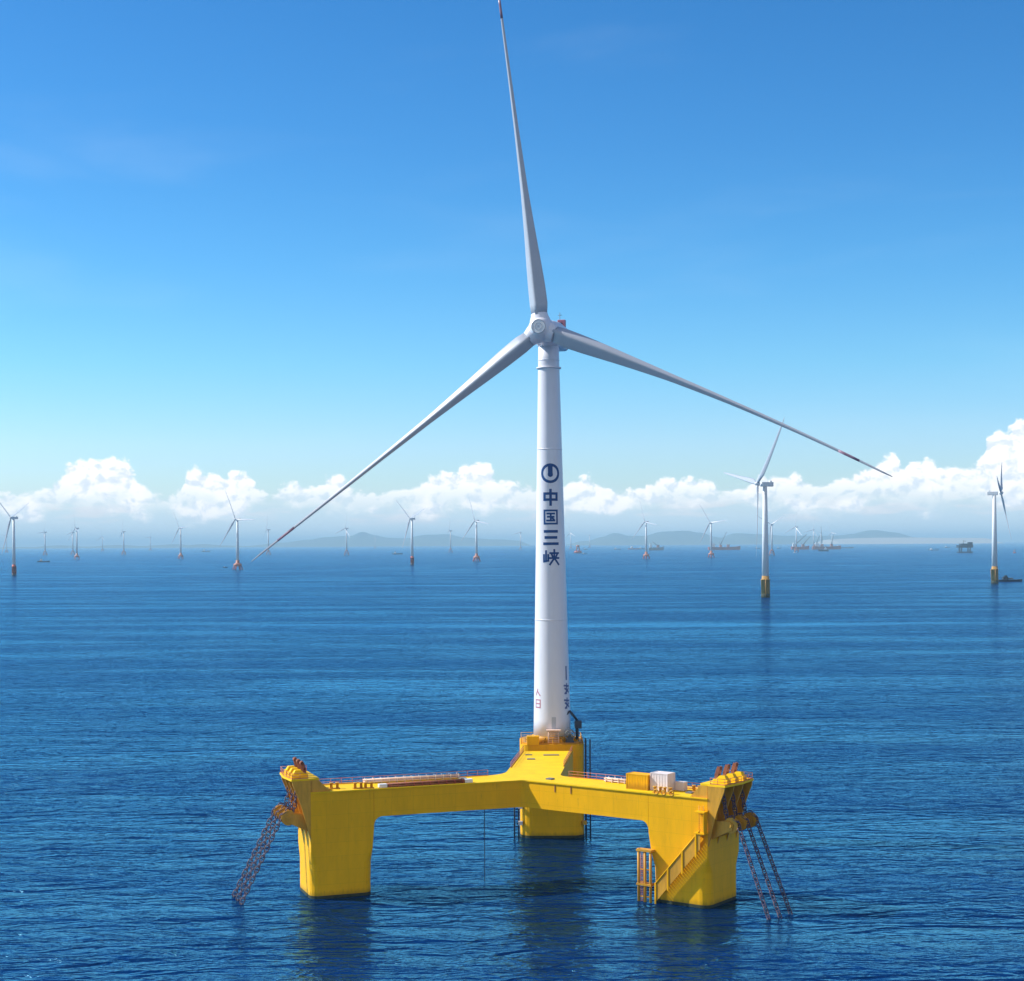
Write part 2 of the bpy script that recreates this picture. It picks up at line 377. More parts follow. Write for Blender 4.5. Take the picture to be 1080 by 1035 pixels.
hills([(866, 571.0), (900, 569.6), (950, 569.4), (1000, 569.8), (1040, 570.3)], 40000, 3500, name='far_shore', seed=4, mat='sand')

# ------------------------------------------------------------------ wind turbine builder
def blade_mb(H, N, U, W, th, R, chords, pitch, cone, prebend, sag, root, npt=14, r0=None, r1=None, ridge=0.0):
    """one blade from the hub centre H; N upwind axis, U up, W right; th clockwise angle"""
    rad = U * math.cos(th) + W * math.sin(th)
    T = -U * math.sin(th) + W * math.cos(th)
    r0 = r0 if r0 is not None else chords[0][0]; r1 = r1 if r1 is not None else chords[-1][0]
    def interp(r):
        for a, b in zip(chords, chords[1:]):
            if a[0] <= r <= b[0]:
                t = (r - a[0]) / (b[0] - a[0]); return [a[i] + (b[i] - a[i]) * t for i in (1, 2, 3)]
        return list(chords[-1][1:])
    rings = []
    steps = max(3, int((r1 - r0) / (R / 34)))
    for k in range(steps + 1):
        r = r0 + (r1 - r0) * k / steps
        c, t, tw = interp(r)
        p = R_(pitch + tw)
        C = T * math.cos(p) + N * math.sin(p); Q = -T * math.sin(p) + N * math.cos(p)
        roundness = min(1, max(0, (t / c - 0.3) / 0.6))
        cen = H + rad * r + N * (math.sin(cone) * r + prebend * (r / R) ** 2) + T * (sag * (r / R) ** 2)
        ring = []
        for i in range(npt):
            a = 2 * math.pi * i / npt
            x = math.cos(a); y = math.sin(a)
            # airfoil: x from leading (-) to trailing (+) edge, thin towards the trailing edge
            xf = 0.5 * c * x * roundness + (1 - roundness) * c * (0.5 * x + 0.18)
            yf = 0.5 * t * y * (roundness + (1 - roundness) * (0.5 - 0.5 * x) ** 0.5 * 1.25)
            if ridge:      # a spar ridge between two flatter panels
                tent = (1 - min(1.0, abs(x + 0.12) / (1.12 if x > -0.12 else 0.88))) * (1 if y >= 0 else -1)
                yf = yf * (1 - ridge) + 0.62 * t * tent * ridge
            ring.append(cen + C * xf + Q * yf)
        rings.append(ring)
    return MB().loft(rings)
def axes(yaw, tilt):
    """N: unit vector from the tower towards the rotor (upwind); yaw from 'facing the camera'"""
    n = V(-math.sin(yaw), -math.cos(yaw), 0)
    W = V(math.cos(yaw), -math.sin(yaw), 0)
    N = (n * math.cos(tilt) + V(0, 0, 1) * math.sin(tilt)).normalized()
    U = W.cross(N).normalized()
    if U.z < 0: U = -U
    return n, N, U, W

# small turbines: x px, tower base px, hub px, R ratio to hub height, yaw, blade phase, foundation, labels
def far_turbine(px, hub_py, Hh, Rr, yaw, phase, found, label, col_w=1.0, seedv=0):
    D = (Hh - HC) * F / (yh(px) - hub_py)
    X = (px - 540 + 0.0056 * (yh(px) - hub_py) * 0.3) / F * D
    loc = (X, D, 0)
    t = empty('wind_turbine', loc, label, 'wind turbine', 'white wind turbines standing in the sea behind the platform')
    B = Vector(loc); up = V(0, 0, 1)
    k = Hh / 115.0; n = 16 if D < 2500 else 8
    zt = 22 * k
    if found == 'mono':
        MB().lathe(B, up, [(-2, 4.6 * k), (4 * k, 4.6 * k)], n).build('foundation', M['hulldark'] if seedv == 3 else M['growth'], t)
        f = MB().lathe(B, up, [(4 * k, 4.5 * k), (zt - 4 * k, 4.5 * k), (zt - 4 * k, 5.0 * k), (zt - 3.4 * k, 5.0 * k), (zt - 3.4 * k, 3.9 * k), (zt, 3.7 * k)], n)
        for a in (0.4, 2.5, 4.6):
            c, s_ = math.cos(a), math.sin(a)
            f.tube(B + V(c * 4.9, s_ * 4.9, 1) * 1.0, B + V(c * 4.9 * k, s_ * 4.9 * k, zt - 4), 0.35 * k, n=6)
        f.build('transition_piece', M['red'] if seedv == 3 else M['ochre'], t)
    elif found == 'pile':     # wide pile cap on raking piles
        f = MB().lathe(B, up, [(8 * k, 9.5 * k), (13 * k, 9.5 * k), (13.5 * k, 8.8 * k), (16 * k, 4.5 * k), (zt, 4.0 * k)], n)
        f.build('pile_cap', M['jacket'], t)
        for i in range(6):
            a = i * math.pi / 3 + 0.3; c, s_ = math.cos(a), math.sin(a)
            MB().tube(B + V(c * 12 * k, s_ * 12 * k, -2), B + V(c * 8 * k, s_ * 8 * k, 9 * k), 1.1 * k, n=6).build('pile', M['red'], t)
    else:                     # four legged jacket
        f = MB()
        P0 = [B + V(sx * 10 * k, sy * 10 * k, -2) for sx, sy in ((-1, -1), (1, -1), (1, 1), (-1, 1))]
        P1 = [B + V(sx * 6 * k, sy * 6 * k, 17 * k) for sx, sy in ((-1, -1), (1, -1), (1, 1), (-1, 1))]
        for i in range(4):
            f.tube(P0[i], P1[i], 0.9 * k, n=6); j = (i + 1) % 4
            f.tube(P0[i], P1[j], 0.45 * k, n=5); f.tube(P0[j], P1[i], 0.45 * k, n=5)
        f.box(B + V(0, 0, 17.6 * k), (15 * k, 15 * k, 1.4 * k))
        f.lathe(B, up, [(18.3 * k, 4.6 * k), (zt, 4.0 * k)], n)
        f.build('jacket', M['jacket'], t)
    MB().lathe(B, up, [(zt, 3.6 * k), (zt + (Hh - zt) * 0.5, 3.0 * k), (Hh - 2.4 * k, 2.1 * k)], n).build('tower', M['bwhite'], t)
    nn, N, U, W = axes(R_(yaw), R_(8 if abs(yaw) > 60 else 6))
    Hc = B + V(0, 0, Hh)
    hub = Hc + nn * (8.5 if abs(yaw) > 60 else 6.5) * k + V(0, 0, 0.6 * k)
    nb = MB(); nb.box(Hc - nn * 2.2 * k + V(0, 0, 0.1), (4.6 * k, 13 * k, 4.6 * k), (W, nn, up))
    nb.box(Hc - nn * 6.0 * k + V(0, 0, 3.1 * k), (3.4 * k, 2.2 * k, 1.6 * k), (W, nn, up))
    nb.build('nacelle', M['bwhite'], t, bevel=0.5 * k if D < 3000 else 0)
    MB().lathe(hub - N * 2.2 * k, N, [(0, 2.0 * k), (1.2 * k, 2.5 * k), (3.2 * k, 2.3 * k), (4.6 * k, 1.2 * k), (5.0 * k, 0.2 * k)], 12).build('hub', M['bwhite'], t)
    R = Rr * Hh; q = R / 80
    ch = [(1.5 * q, 2.7 * q, 2.7 * q, 0), (5 * q, 3.2 * q, 2.5 * q, 8), (13 * q, 5.4 * q, 1.9 * q, 12), (24 * q, 4.8 * q, 1.3 * q, 8), (45 * q, 3.2 * q, 0.7 * q, 3), (68 * q, 1.9 * q, 0.28 * q, 0), (78 * q, 0.9 * q, 0.15 * q, 0), (80 * q, 0.25 * q, 0.06 * q, 0)]
    for i in range(3):
        th = R_(phase + 120 * i)
        blade_mb(hub, N, U, W, th, R, ch, (-30 if yaw > 0 else 30) if abs(yaw) > 60 else 14, R_(0.5 if abs(yaw) > 60 else 3), 3 * q, 0, 0, npt=10).build('blade', M['blade'], t)
    return t
WT = [
 # px, hub py, hub height, R ratio, yaw, phase, foundation, label, seed
 (807, 511, 127, .72, 74, 40, 'mono', 'tall white wind turbine on yellow pile under the tip of the big right blade', 1),
 (1048.8, 520.5, 131, .54, -68, -72, 'mono', 'white wind turbine at the right edge beside a dark barge, on a yellow pile', 2),
 (14.5, 546.5, 122, .66, 40, -52, 'mono', 'white wind turbine on a dark red pile at the far left edge', 3),
 (250.5, 548, 126, .66, 40, -28, 'pile', 'wind turbine on wide red pile cap left of the big left blade tip', 0),
 (434.6, 547.5, 136, .66, 50, -50, 'mono', 'white wind turbine on a thin dark red pile, a low boat moored to its left', 3),
 (502.5, 549.5, 142, .66, 50, -22, 'pile', 'wind turbine on a red pile cap, nearest one left of the big tower', 0),
 (681.5, 550.5, 142, .62, 55, -140, 'pile', 'wind turbine on a red cap with one bright blade hanging down left', 0),
 (750, 551.5, 142, .66, 45, -35, 'pile', 'white wind turbine standing at the left end of the crane barge', 0),
 (814, 553.5, 142, .62, 35, 60, 'jacket', 'small white wind turbine close to the right of the tall yellow footed one', 0),
 (840, 556, 152, .62, 60, 5, 'jacket', 'faint white wind turbine at the left end of the crane ship cluster', 0),
 (190.5, 557, 142, .62, 45, -32, 'pile', 'small turbine with red foot midway between the two large left ones', 0),
 (81, 557.5, 142, .62, 55, -15, 'pile', 'small wind turbine on a red cap, front one of a close pair at left', 0),
 (76.8, 562, 152, .62, 55, 20, 'jacket', 'fainter wind turbine, back one of the close pair at the left', 0),
 (47.5, 561.5, 152, .62, 50, 25, 'jacket', 'small wind turbine straight above a dark low boat at the left', 0),
 (130.5, 561, 152, .55, 80, 0, 'jacket', 'small dark looking wind turbine with its rotor edge on, standing under the first big cloud', 0),
 (283, 559, 152, .62, 70, -12, 'jacket', 'small wind turbine just beyond the big left blade with one blade pointing up', 0),
 (365.5, 557.5, 152, .60, 50, 10, 'jacket', 'pale wind turbine in front of the hill between the big left blade and the boat', 0),
 (475.2, 560, 152, .58, 75, 5, 'jacket', 'small pale wind turbine in front of the low hill left of the big tower', 0),
 (549, 562, 152, .60, 50, 20, 'jacket', 'tiny pale wind turbine immediately left of the big tower', 0),
 (602, 562.5, 152, .60, 50, -10, 'jacket', 'tiny pale wind turbine immediately right of the big tower', 0),
 (622, 565, 152, .60, 60, 40, 'jacket', 'tiny faint wind turbine above the red buoy right of the big tower', 0),
 (108, 566.5, 152, .60, 40, 0, 'jacket', 'tiny faint wind turbine on the horizon right of the close left pair', 0),
 (158.5, 567, 152, .60, 40, 30, 'jacket', 'tiny faint wind turbine on the horizon between the first two clouds', 0),
 (7, 566, 152, .60, 40, 45, 'jacket', 'tiny faint wind turbine left of the dark red footed one', 0),
 (395.5, 567, 152, .55, 40, 10, 'jacket', 'tiny faint wind turbine on the horizon below the hill peak', 0),
 (858, 559, 152, .60, 50, 15, 'jacket', 'faint wind turbine in the middle of the crane ships', 0),
 (866, 562, 152, .60, 50, 50, 'jacket', 'faint wind turbine over the red deck of the crane ships', 0),
 (877.5, 562, 152, .60, 50, -20, 'jacket', 'faint wind turbine at the right end of the crane ships', 0),
]
for (px, hy_, Hh, Rr, yaw, ph, fd, lab, sv) in WT:
    far_turbine(px, hy_, Hh, Rr, yaw, ph, fd, lab, seedv=sv)

# ------------------------------------------------------------------ floating platform
ZD = 18.8                       # deck level
J = V(1.9, 296.5)               # front inner corner where both front arms meet
CL = V(-35.6, 282.9); CR = V(33.0, 273.8)
dL = (CL - J).normalized(); dR = (CR - J).normalized()
nL = V(dL.y, -dL.x) ; nL = nL if nL.y > 0 else -nL
nR = V(-dR.y, dR.x) ; nR = nR if nR.y > 0 else -nR
dB = V(0.106, 0.994).normalized(); nB = V(dB.y, -dB.x)
TB = V(8.4, 346.0)              # tower axis
AW = 8.2
platform = empty('floating_platform', (8.0, 300.0, 0), 'huge yellow three legged floating platform carrying the big wind turbine', 'floating platform')
def at(c, d, n, a, b, z): return V(c.x + d.x * a + n.x * b, c.y + d.y * a + n.y * b, z)
def isect(p, d, q, e):
    den = d.x * e.y - d.y * e.x; t = ((q.x - p.x) * e.y - (q.y - p.y) * e.x) / den; return V(p.x + d.x * t, p.y + d.y * t)
rr_edge = V(9.7, 311.0); rl_edge = V(-0.9, 311.0)    # right and left edges of the rear arm
LB = J  # front line origin
jr = isect(CR + nR * AW, dR, rr_edge, dB)            # right arm back edge meets rear arm
jl = isect(CL + nL * AW, dL, rl_edge, dB)
rear_r = rr_edge + dB * 27.0; rear_l = rl_edge + dB * 27.0
GH = 4.9
# front corner rounded
def fillet(p, a, b, r, n=5):
    """quadratic curve around corner p from towards a to towards b"""
    pa = p + (a - p).normalized() * r; pb = p + (b - p).normalized() * r; out = []
    for i in range(n + 1):
        t = i / n; out.append(pa * (1 - t) ** 2 + p * 2 * t * (1 - t) + pb * t * t)
    return out
LenC = 12.0
endL = CL - dL * LenC * 0; endR = CR
deck_poly = [CL] + fillet(J, CL, CR, 1.2) + [CR, CR + nR * AW] + fillet(jr, CR + nR * AW, rear_r, 2.0) + [rear_r, rear_l] + fillet(jl, rear_l, CL + nL * AW, 4.0) + [CL + nL * AW]
# column blocks at the outer ends; girders stop where columns start
def inset(c, d, k): return c - d * k
gL0, gL1 = CL - dL * 11.5, CL + nL * AW - dL * 11.5
gR0, gR1 = CR - dR * 11.8, CR + nR * AW - dR * 11.8
gird = [gL0] + fillet(J, CL, CR, 1.2) + [gR0, gR1] + fillet(jr, CR + nR * AW, rear_r, 2.0) + [rear_r, rear_l] + fillet(jl, rear_l, CL + nL * AW, 4.0) + [gL1]
g = MB().prism([(p.x, p.y) for p in gird], ZD - GH, ZD - 0.12)
# haunch fillets below the girder next to the columns
for (c, d, n, L, w) in ((CL, dL, nL, 11.5, AW), (CR, dR, nR, 11.8, AW)):
    a = []
    r = 1.5
    for i in range(6):
        t = i / 5 * math.pi / 2
        a.append((-(L + r - r * math.sin(t)) , ZD - GH - r + r * math.cos(t)))
    pts = [(-L, ZD - GH)] + [(-(L + r) + r * math.sin(i / 5 * math.pi / 2), (ZD - GH - r) + r * math.cos(i / 5 * math.pi / 2)) for i in range(6)]
    pf = [at(c, d, n, x, 0.0, z) for x, z in pts]; pb = [at(c, d, n, x, w, z) for x, z in pts]
    k = len(pts)
    g.add(pf + pb, [tuple(range(k)), tuple(range(k, 2 * k))[::-1]] + [(i, (i + 1) % k, k + (i + 1) % k, k + i) for i in range(k)])
g.build('girder', M['yellow'], platform)
dk = [p.copy() for p in deck_poly]
cen = V(sum(p.x for p in dk) / len(dk), sum(p.y for p in dk) / len(dk))
MB().prism([(p.x, p.y) for p in deck_poly], ZD - 0.12, ZD + 0.02).build('deck', M['deck'], platform)
# thin margin plate along deck edges
e = MB()
for pl in ([CL] + fillet(J, CL, CR, 1.2) + [CR],):
    for a, b in zip(pl, pl[1:]):
        m = (a + b) / 2; d = (b - a).normalized(); nn = V(d.y, -d.x)
        e.box(V(m.x + nn.x * 0.10, m.y + nn.y * 0.10, ZD - 0.02), ((b - a).length, 0.2, 0.22), (d, nn, V(0, 0, 1)))
e.build('deck_edge', M['deck'], platform)

def rrect(c, d, n, a0, a1, b0, b1, r, z, k=5):
    out = []
    for (ca, cb, s0) in ((a1 - r, b1 - r, 0), (a0 + r, b1 - r, 1), (a0 + r, b0 + r, 2), (a1 - r, b0 + r, 3)):
        for i in range(k + 1):
            t = (s0 + i / k) * math.pi / 2
            out.append(at(c, d, n, ca + r * math.cos(t), cb + r * math.sin(t), z))
    return out
def column(c, d, n, L, w, taper):
    ring = lambda z, r, sh: rrect(c, d, n, -L + sh, 0, 0, w, r, z)
    mb = MB()
    prof = [(-6, 1.7, taper), (2.5, 1.7, taper), (6.0, 1.6, taper * 0.85), (8.4, 0.25, taper * .7), (ZD - GH - 2.0, 0.12, 0.0), (ZD - 0.12, 0.12, 0.0)]
    mb.loft([ring(z, r, t) for z, r, t in prof], smooth=False)
    return mb
WL, WR = 10.4, 11.2
colL = column(CL, dL, nL, 11.5, WL, .35).build('column', M['yellow'], platform)
colR = column(CR, dR, nR, 11.8, WR, .75).build('column', M['yellow'], platform)
for (c, d, n, L, w, t, par) in ((CL, dL, nL, 11.5, WL, .35, colL), (CR, dR, nR, 11.8, WR, .75, colR)):   # dark waterline growth band
    MB().loft([rrect(c, d, n, -L + t - .02, .02, -.02, w + .02, 1.7, z) for z in (-1, 0.55)], caps=False).build('waterline_band', M['growth'], par)
# rear column under the tower
BC = V(8.25, 347.3); bd, bn = V(1, 0), V(0, 1)
cb = MB().loft([rrect(BC, bd, bn, -6.8, 6.8, -6.8, 6.8, r, z, 6) for z, r in ((-6, 2.6), (ZD - 5, 2.6), (ZD + 1.0, 2.2))], smooth=False)
colB = cb.build('column', M['yellow'], platform)
MB().loft([rrect(BC, bd, bn, -6.83, 6.83, -6.83, 6.83, 2.6, z, 6) for z in (-1, 0.6)], caps=False).build('waterline_band', M['growth'], colB)
# tower seat on the rear column
st = MB().prism([(p.x, p.y) for p in rrect(BC, bd, bn, -6.2, 6.2, -6.2, 6.2, 2.4, 0)], ZD + 1.0, ZD + 1.35)
st.lathe(TB, V(0, 0, 1), [(ZD + 1.35, 5.0), (ZD + 2.2, 4.35), (ZD + 2.5, 4.35)], 40)
for i in range(16):
    a = i * math.pi / 8; cx, cy = math.cos(a), math.sin(a)
    st.slab([TB + V(cx * 4.2, cy * 4.2, ZD + 1.3), TB + V(cx * 6.0, cy * 6.0, ZD + 1.3), TB + V(cx * 4.3, cy * 4.3, ZD + 2.4)], V(-cy, cx, 0), 0.12)
st.build('tower_seat', M['gold'], platform)

# railings
def railing(pts, z, h=1.1, sp=2.0, r=0.045, closed=False, mat='rail', par=None):
    mb = MB(); P = [V(p.x, p.y, z) for p in pts]
    if closed: P.append(P[0])
    for a, b in zip(P, P[1:]):
        L = (b - a).length
        if L < 0.05: continue
        k = max(1, round(L / sp))
        for i in range(k + 1):
            q = a + (b - a) * i / k; mb.tube(q, q + V(0, 0, h), r, n=5)
        for f_ in (0.5, 1.0): mb.tube(a + V(0, 0, h * f_), b + V(0, 0, h * f_), r, n=5)
        mb.box((a + b) / 2 + V(0, 0, 0.09), (L, 0.03, 0.15), ((b - a).normalized(), V(-(b - a).y, (b - a).x).normalized(), V(0, 0, 1)))
    return mb.build('railing', M[mat], par or platform)
inn = lambda p, n, k: V(p.x - n.x * k, p.y - n.y * k)
railing([CL + nL * (AW - .2) - dL * 1.5, jl - nL * .2 + V(-2.6, 0) * 0 + dL * 3.4], ZD + .02)
railing([rl_edge + dB * 2 + nB * .2, rear_l + nB * .2], ZD + .02)
railing([CR + nR * (AW - .2) - dR * 1.5, jr - nR * .2 + dR * 2.2], ZD + .02)
railing([rr_edge + dB * 3 - nB * .2, rear_r - nB * .2], ZD + .02)
railing([at(BC, bd, bn, -6.5, -5, 0), at(BC, bd, bn, -6.5, 6.3, 0), at(BC, bd, bn, 6.5, 6.3, 0), at(BC, bd, bn, 6.5, -6.4, 0), at(BC, bd, bn, 5.4, -6.5, 0)], ZD + 1.0, mat='gold')

# mooring heads: overhanging platforms with stoppers, gussets and fairlead wheels
def head(c, d, n, w, nwidth, wheel_n):
    z1 = 21.3
    hd = MB()
    top = [at(c, d, n, a, b, 0) for a, b in ((-1.6, 0.3), (3.4, -0.1), (3.9, nwidth * .5), (3.4, nwidth), (-1.6, nwidth - 0.2))]
    hd.prism([(p.x, p.y) for p in top], z1 - 0.35, z1)
    h = hd.build('mooring_head', M['deck'], platform)
    # curved gussets carrying the overhang
    gs = MB()
    prof = [(0.0, 10.6), (0.0, z1 - .36), (3.25, z1 - .36), (3.1, z1 - 1.2), (2.5, z1 - 2.6), (1.75, z1 - 4.6), (1.1, z1 - 6.8), (0.5, z1 - 9.0)]
    for b in (0.15, nwidth * .34, nwidth * .66, nwidth - .15):
        gs.slab([at(c, d, n, x - .02, b, z) for x, z in prof], n, 0.28)
    gs.slab([at(c, d, n, -0.02, .3, ZD), at(c, d, n, -0.02, nwidth - .3, ZD), at(c, d, n, -0.02, nwidth - .3, z1 - .36), at(c, d, n, -0.02, .3, z1 - .36)], d, 0.25)
    # raking struts back down to the deck, like the side plates in the picture
    for b in (0.35, nwidth - 1.6):
        gs.slab([at(c, d, n, -0.2, b, z1 - .36), at(c, d, n, -0.2, b, ZD), at(c, d, n, -3.6, b, ZD + .02), at(c, d, n, -1.5, b, z1 - .36)], n, 0.22)
    gs.build('gusset', M['gold'], h)
    railing([at(c, d, n, 0.4, 0.2, 0), at(c, d, n, 3.25, 0.1, 0), at(c, d, n, 3.7, nwidth * .5, 0), at(c, d, n, 3.25, nwidth - .2, 0), at(c, d, n, -1.4, nwidth - .4, 0)], z1, h=1.05, sp=1.6, par=h)
    res = []
    for i, b in enumerate((nwidth * .22, nwidth * .5, nwidth * .78)):
        s_ = MB()
        p = at(c, d, n, 1.5, b, z1)
        s_.box(p + V(0, 0, .35), (2.8, 1.3, 0.7), (d, n, V(0, 0, 1)))
        s_.hexa([p + d * x + n * y + V(0, 0, .7) for x, y in ((-1.0, -.55), (1.2, -.55), (1.2, .55), (-1.0, .55))], [p + d * x + n * y + V(0, 0, 1.35) for x, y in ((-.2, -.45), (.8, -.45), (.8, .45), (-.2, .45))])
        s_.build('chain_stopper', M['deck'], h, bevel=0.06)
        w_ = MB()
        for y in (-.42, .42):
            w_.slab([p + d * x + n * y + V(0, 0, z) for x, z in ((-1.2, .7), (-.6, .7), (-.3, 1.9), (-.1, 2.7), (-.55, 2.9), (-.9, 2.2))], n, 0.16)
        w_.tube(p - d * .4 - n * .5 + V(0, 0, 2.5), p - d * .4 + n * .5 + V(0, 0, 2.5), .3, n=10)
        w_.tube(p - d * .9 - n * .5 + V(0, 0, 1.5), p - d * .9 + n * .5 + V(0, 0, 1.5), .22, n=10)
        w_.build('chain_jack', M['rust'], h)
    for i, b in enumerate(wheel_n):
        ax = at(c, d, n, 3.6, b, 14.4)
        fl = MB()
        for y in (-.55, .55): fl.slab([at(c, d, n, -.02, b + y, 11.7), at(c, d, n, -.02, b + y, 14.9), at(c, d, n, 3.4, b + y, 15.1), at(c, d, n, 4.2, b + y, 14.6), at(c, d, n, 4.0, b + y, 13.7)], n, .16)
        fl.tube(ax - n * .85, ax + n * .85, .32, n=12)
        f = fl.build('fairlead', M['gold'], platform)
        wl = MB().lathe(ax - n * .42, n, [(0, 1.05), (0.0, 1.32), (.14, 1.32), (.24, 1.02), (.60, 1.02), (.70, 1.32), (.84, 1.32), (.84, 1.05)], 28, smooth=False)
        wl.build('fairlead_wheel', M['gold'], f)
        res.append(ax)
    return res
axL = head(CL, dL, nL, WL, 9.9, (1.7, 4.9, 8.1))
axR = head(CR, dR, nR, WR, 10.2, (1.8, 5.0, 8.4))

# mooring chains: stud links, three per column
def link(mb, c, t, side, L=0.62, w=0.34, r=0.085):
    t = t.normalized(); ax = t.cross(side).normalized()
    side = ax.cross(t).normalized(); k = 5; N = 14; rings = []
    for i in range(N + 1):
        a = 2 * math.pi * i / N
        px_, py_ = math.cos(a), math.sin(a)
        off = (L - w) * (1 if px_ > 1e-6 else -1 if px_ < -1e-6 else 0)
        o = c + t * (off + w * px_) + side * (w * py_)
        e2 = t * px_ + side * py_
        rings.append([o + (e2 * math.cos(2 * math.pi * j / k) + ax * math.sin(2 * math.pi * j / k)) * r for j in range(k)])
    mb.loft(rings, False, True)
    mb.tube(c - side * w, c + side * w, r * .8, n=5)
def chain(pts, label, grp):
    mb = MB(); P = [Vector(p) for p in pts]
    L = [0]
    for a, b in zip(P, P[1:]): L.append(L[-1] + (b - a).length)
    step = 0.98; k = int(L[-1] / step); base_side = None
    for i in range(k):
        s_ = (i + .5) * step
        j = max(q for q in range(len(L) - 1) if L[q] <= s_)
        t = (P[j + 1] - P[j]).normalized(); c = P[j] + t * (s_ - L[j])
        h = t.cross(V(0, 0, 1)); h = h.normalized() if h.length > .1 else V(1, 0, 0)
        u = t.cross(h).normalized()
        link(mb, c, t, h if i % 2 else u, L=.64, w=.36, r=.105)
    o = mb.build('mooring_chain', M['chain']); tag(o, label, 'chain', 'mooring chains running from the platform into the water'); return o
endsL = [(254, 954), (250, 950), (246, 946)]
endsR = [(811, 970), (823, 968), (834, 964)]
posn = ['nearest the camera', 'in the middle', 'farthest from the camera']
for axs, ends, d, side in ((axL, endsL, dL, 'left'), (axR, endsR, dR, 'right')):
    for i, (a, epx) in enumerate(zip(axs, ends)):
        g0 = ground(*epx); tp = a + d * 1.15
        dr = (g0 - tp).normalized()
        pts = [V(a.x - d.x * 1.25, a.y - d.y * 1.25, 20.9), a - d * 1.25 + V(0, 0, .2), a - d * 0.9 + V(0, 0, .95)]
        pts = [V(a.x - d.x * 1.9, a.y - d.y * 1.9, 20.9), a - d * .9 + V(0, 0, 1.0), a + V(0, 0, 1.25), a + d * 1.05 + V(0, 0, .75), a + d * 1.3]
        lo = g0 + (g0 - pts[-1]).normalized() * 2.0
        pts.append(lo)
        chain(pts, 'mooring chain off the platform\'s %s column, the one %s' % (side, posn[i]), None)

# diagonal stair on the front of the right column, with ladder and boat landing
def fpt(a, b, z): return at(CR, dR, nR, a, b, z)      # a along arm (negative inwards), b behind the front face
stair = MB()
z0, z1 = 2.4, 12.6; a0, a1 = -9.6, -0.7
off = -1.25
def sp(t, dz, b): return fpt(a0 + (a1 - a0) * t, b, z0 + (z1 - z0) * t + dz)
stair.slab([sp(0, -.2, off), sp(1, -.2, off), sp(1, .25, off), sp(0, .25, off)], nR, .12)
stair.slab([sp(0, -.2, -.25), sp(1, -.2, -.25), sp(1, .25, -.25), sp(0, .25, -.25)], nR, .12)
for i in range(26):
    p = sp((i + .5) / 26, 0.02, (off - .25) / 2); stair.box(p, (.42, .9, .06), (dR, nR, V(0, 0, 1)))
stair_o = stair.build('stair', M['yellow'], platform)
pan = MB()
pan.slab([sp(.01, -2.1, off - .06), sp(.99, -2.1, off - .06), sp(.99, .95, off - .06), sp(.01, .95, off - .06)], nR, .05)
pan.build('side_panel', M['gold'], stair_o)
hr = MB(); hr.tube(sp(0, 1.1, off - .1), sp(1, 1.1, off - .1), .13, n=8)
for t in (0.0, .28, .6, .9):
    hr.box(sp(t, -.7, off - .16), (.28, .16, 3.9), (dR, nR, V(0, 0, 1)))
hr.build('handrail', M['yellow'], stair_o)
# little enclosed ladder from the stair head up to the deck
ld = MB()
for z in (13.0, 16.6): ld.box(fpt(-.9, -.75, z), (2.0, 1.5, .22), (dR, nR, V(0, 0, 1)))
ld.box(fpt(-.1, -.75, 14.8), (.12, 1.3, 3.4), (dR, nR, V(0, 0, 1)))
ld.build('ladder_cage', M['yellow'], platform)
lr = MB()
for a in (-1.5, -.6): lr.tube(fpt(a, -.35, 12.4), fpt(a, -.35, 17.6), .06, n=6)
for i in range(16): lr.tube(fpt(-1.5, -.35, 12.6 + i * .32), fpt(-.6, -.35, 12.6 + i * .32), .035, n=5)
lr.build('ladder', M['gold'], platform)
# knee bracket at the stair foot of the column
kb = MB().slab([fpt(-.3, -.1, 7.6), fpt(.15, -.1, 8.6), fpt(.15, -1.1, 8.6), fpt(-1.6, -1.1, 5.2), fpt(-1.6, -.1, 5.2)], V(0, 1, 0), .3)
bl = MB()
for a in (-13.2, -11.9, -10.8): bl.tube(fpt(a, -1.0, -1.5), fpt(a, -1.0, 9.2 if a < -13 else 8.7), .24, n=10)
for z in (3.0, 8.9): bl.box(fpt(-12.0, -.6, z), (3.0, 1.5, .35), (dR, nR, V(0, 0, 1)))
for z in (.9, 5.6): bl.tube(fpt(-13.2, -1.0, z), fpt(-10.8, -1.0, z), .12, n=8)
for z in (3.0, 8.9): bl.tube(fpt(-12, -.6, z), fpt(-10, .5, z), .25, n=8)
blo = bl.build('boat_landing', M['gold'], platform)
rg = MB()
for a in (-12.7, -12.2): rg.tube(fpt(a, -1.1, -.5), fpt(a, -1.1, 8.8), .06, n=6)
for i in range(28): rg.tube(fpt(-12.7, -1.1, .2 + i * .31), fpt(-12.2, -1.1, .2 + i * .31), .04, n=5)
rg.build('ladder', M['rail'], blo)
# ladders and fenders beside the rear column
for sx in (-1, 1):
    f = MB(); x0 = BC.x + sx * 7.5; y0 = BC.y - 5.6
    for dx, dy in ((-.55, 0), (.35, 0), (.35, 1.6)): f.tube(V(x0 + dx * sx * -1, y0 + dy, -1.5), V(x0 + dx * sx * -1, y0 + dy, ZD + (2.0 if sx > 0 else -4)), .16, n=8)
    for i in range(int((16 if sx < 0 else 20) / .7)): f.tube(V(x0 - .5, y0, .3 + i * .7), V(x0 + .5, y0, .3 + i * .7), .06, n=5)
    for z in (3, 7.5, 12): f.tube(V(x0, y0, z), V(BC.x + sx * 6.4, y0 + .6, z), .14, n=6)
    f.build('boat_landing', M['dark'], platform)
    for z in (3.2, 6.5, 9.4): MB().box(V(x0 - sx * .7, y0 - .5, z), (.9, .8, .8 if z != 6.5 else .5)).build('fender', M['box'] if sx < 0 else M['gold'], platform)
    
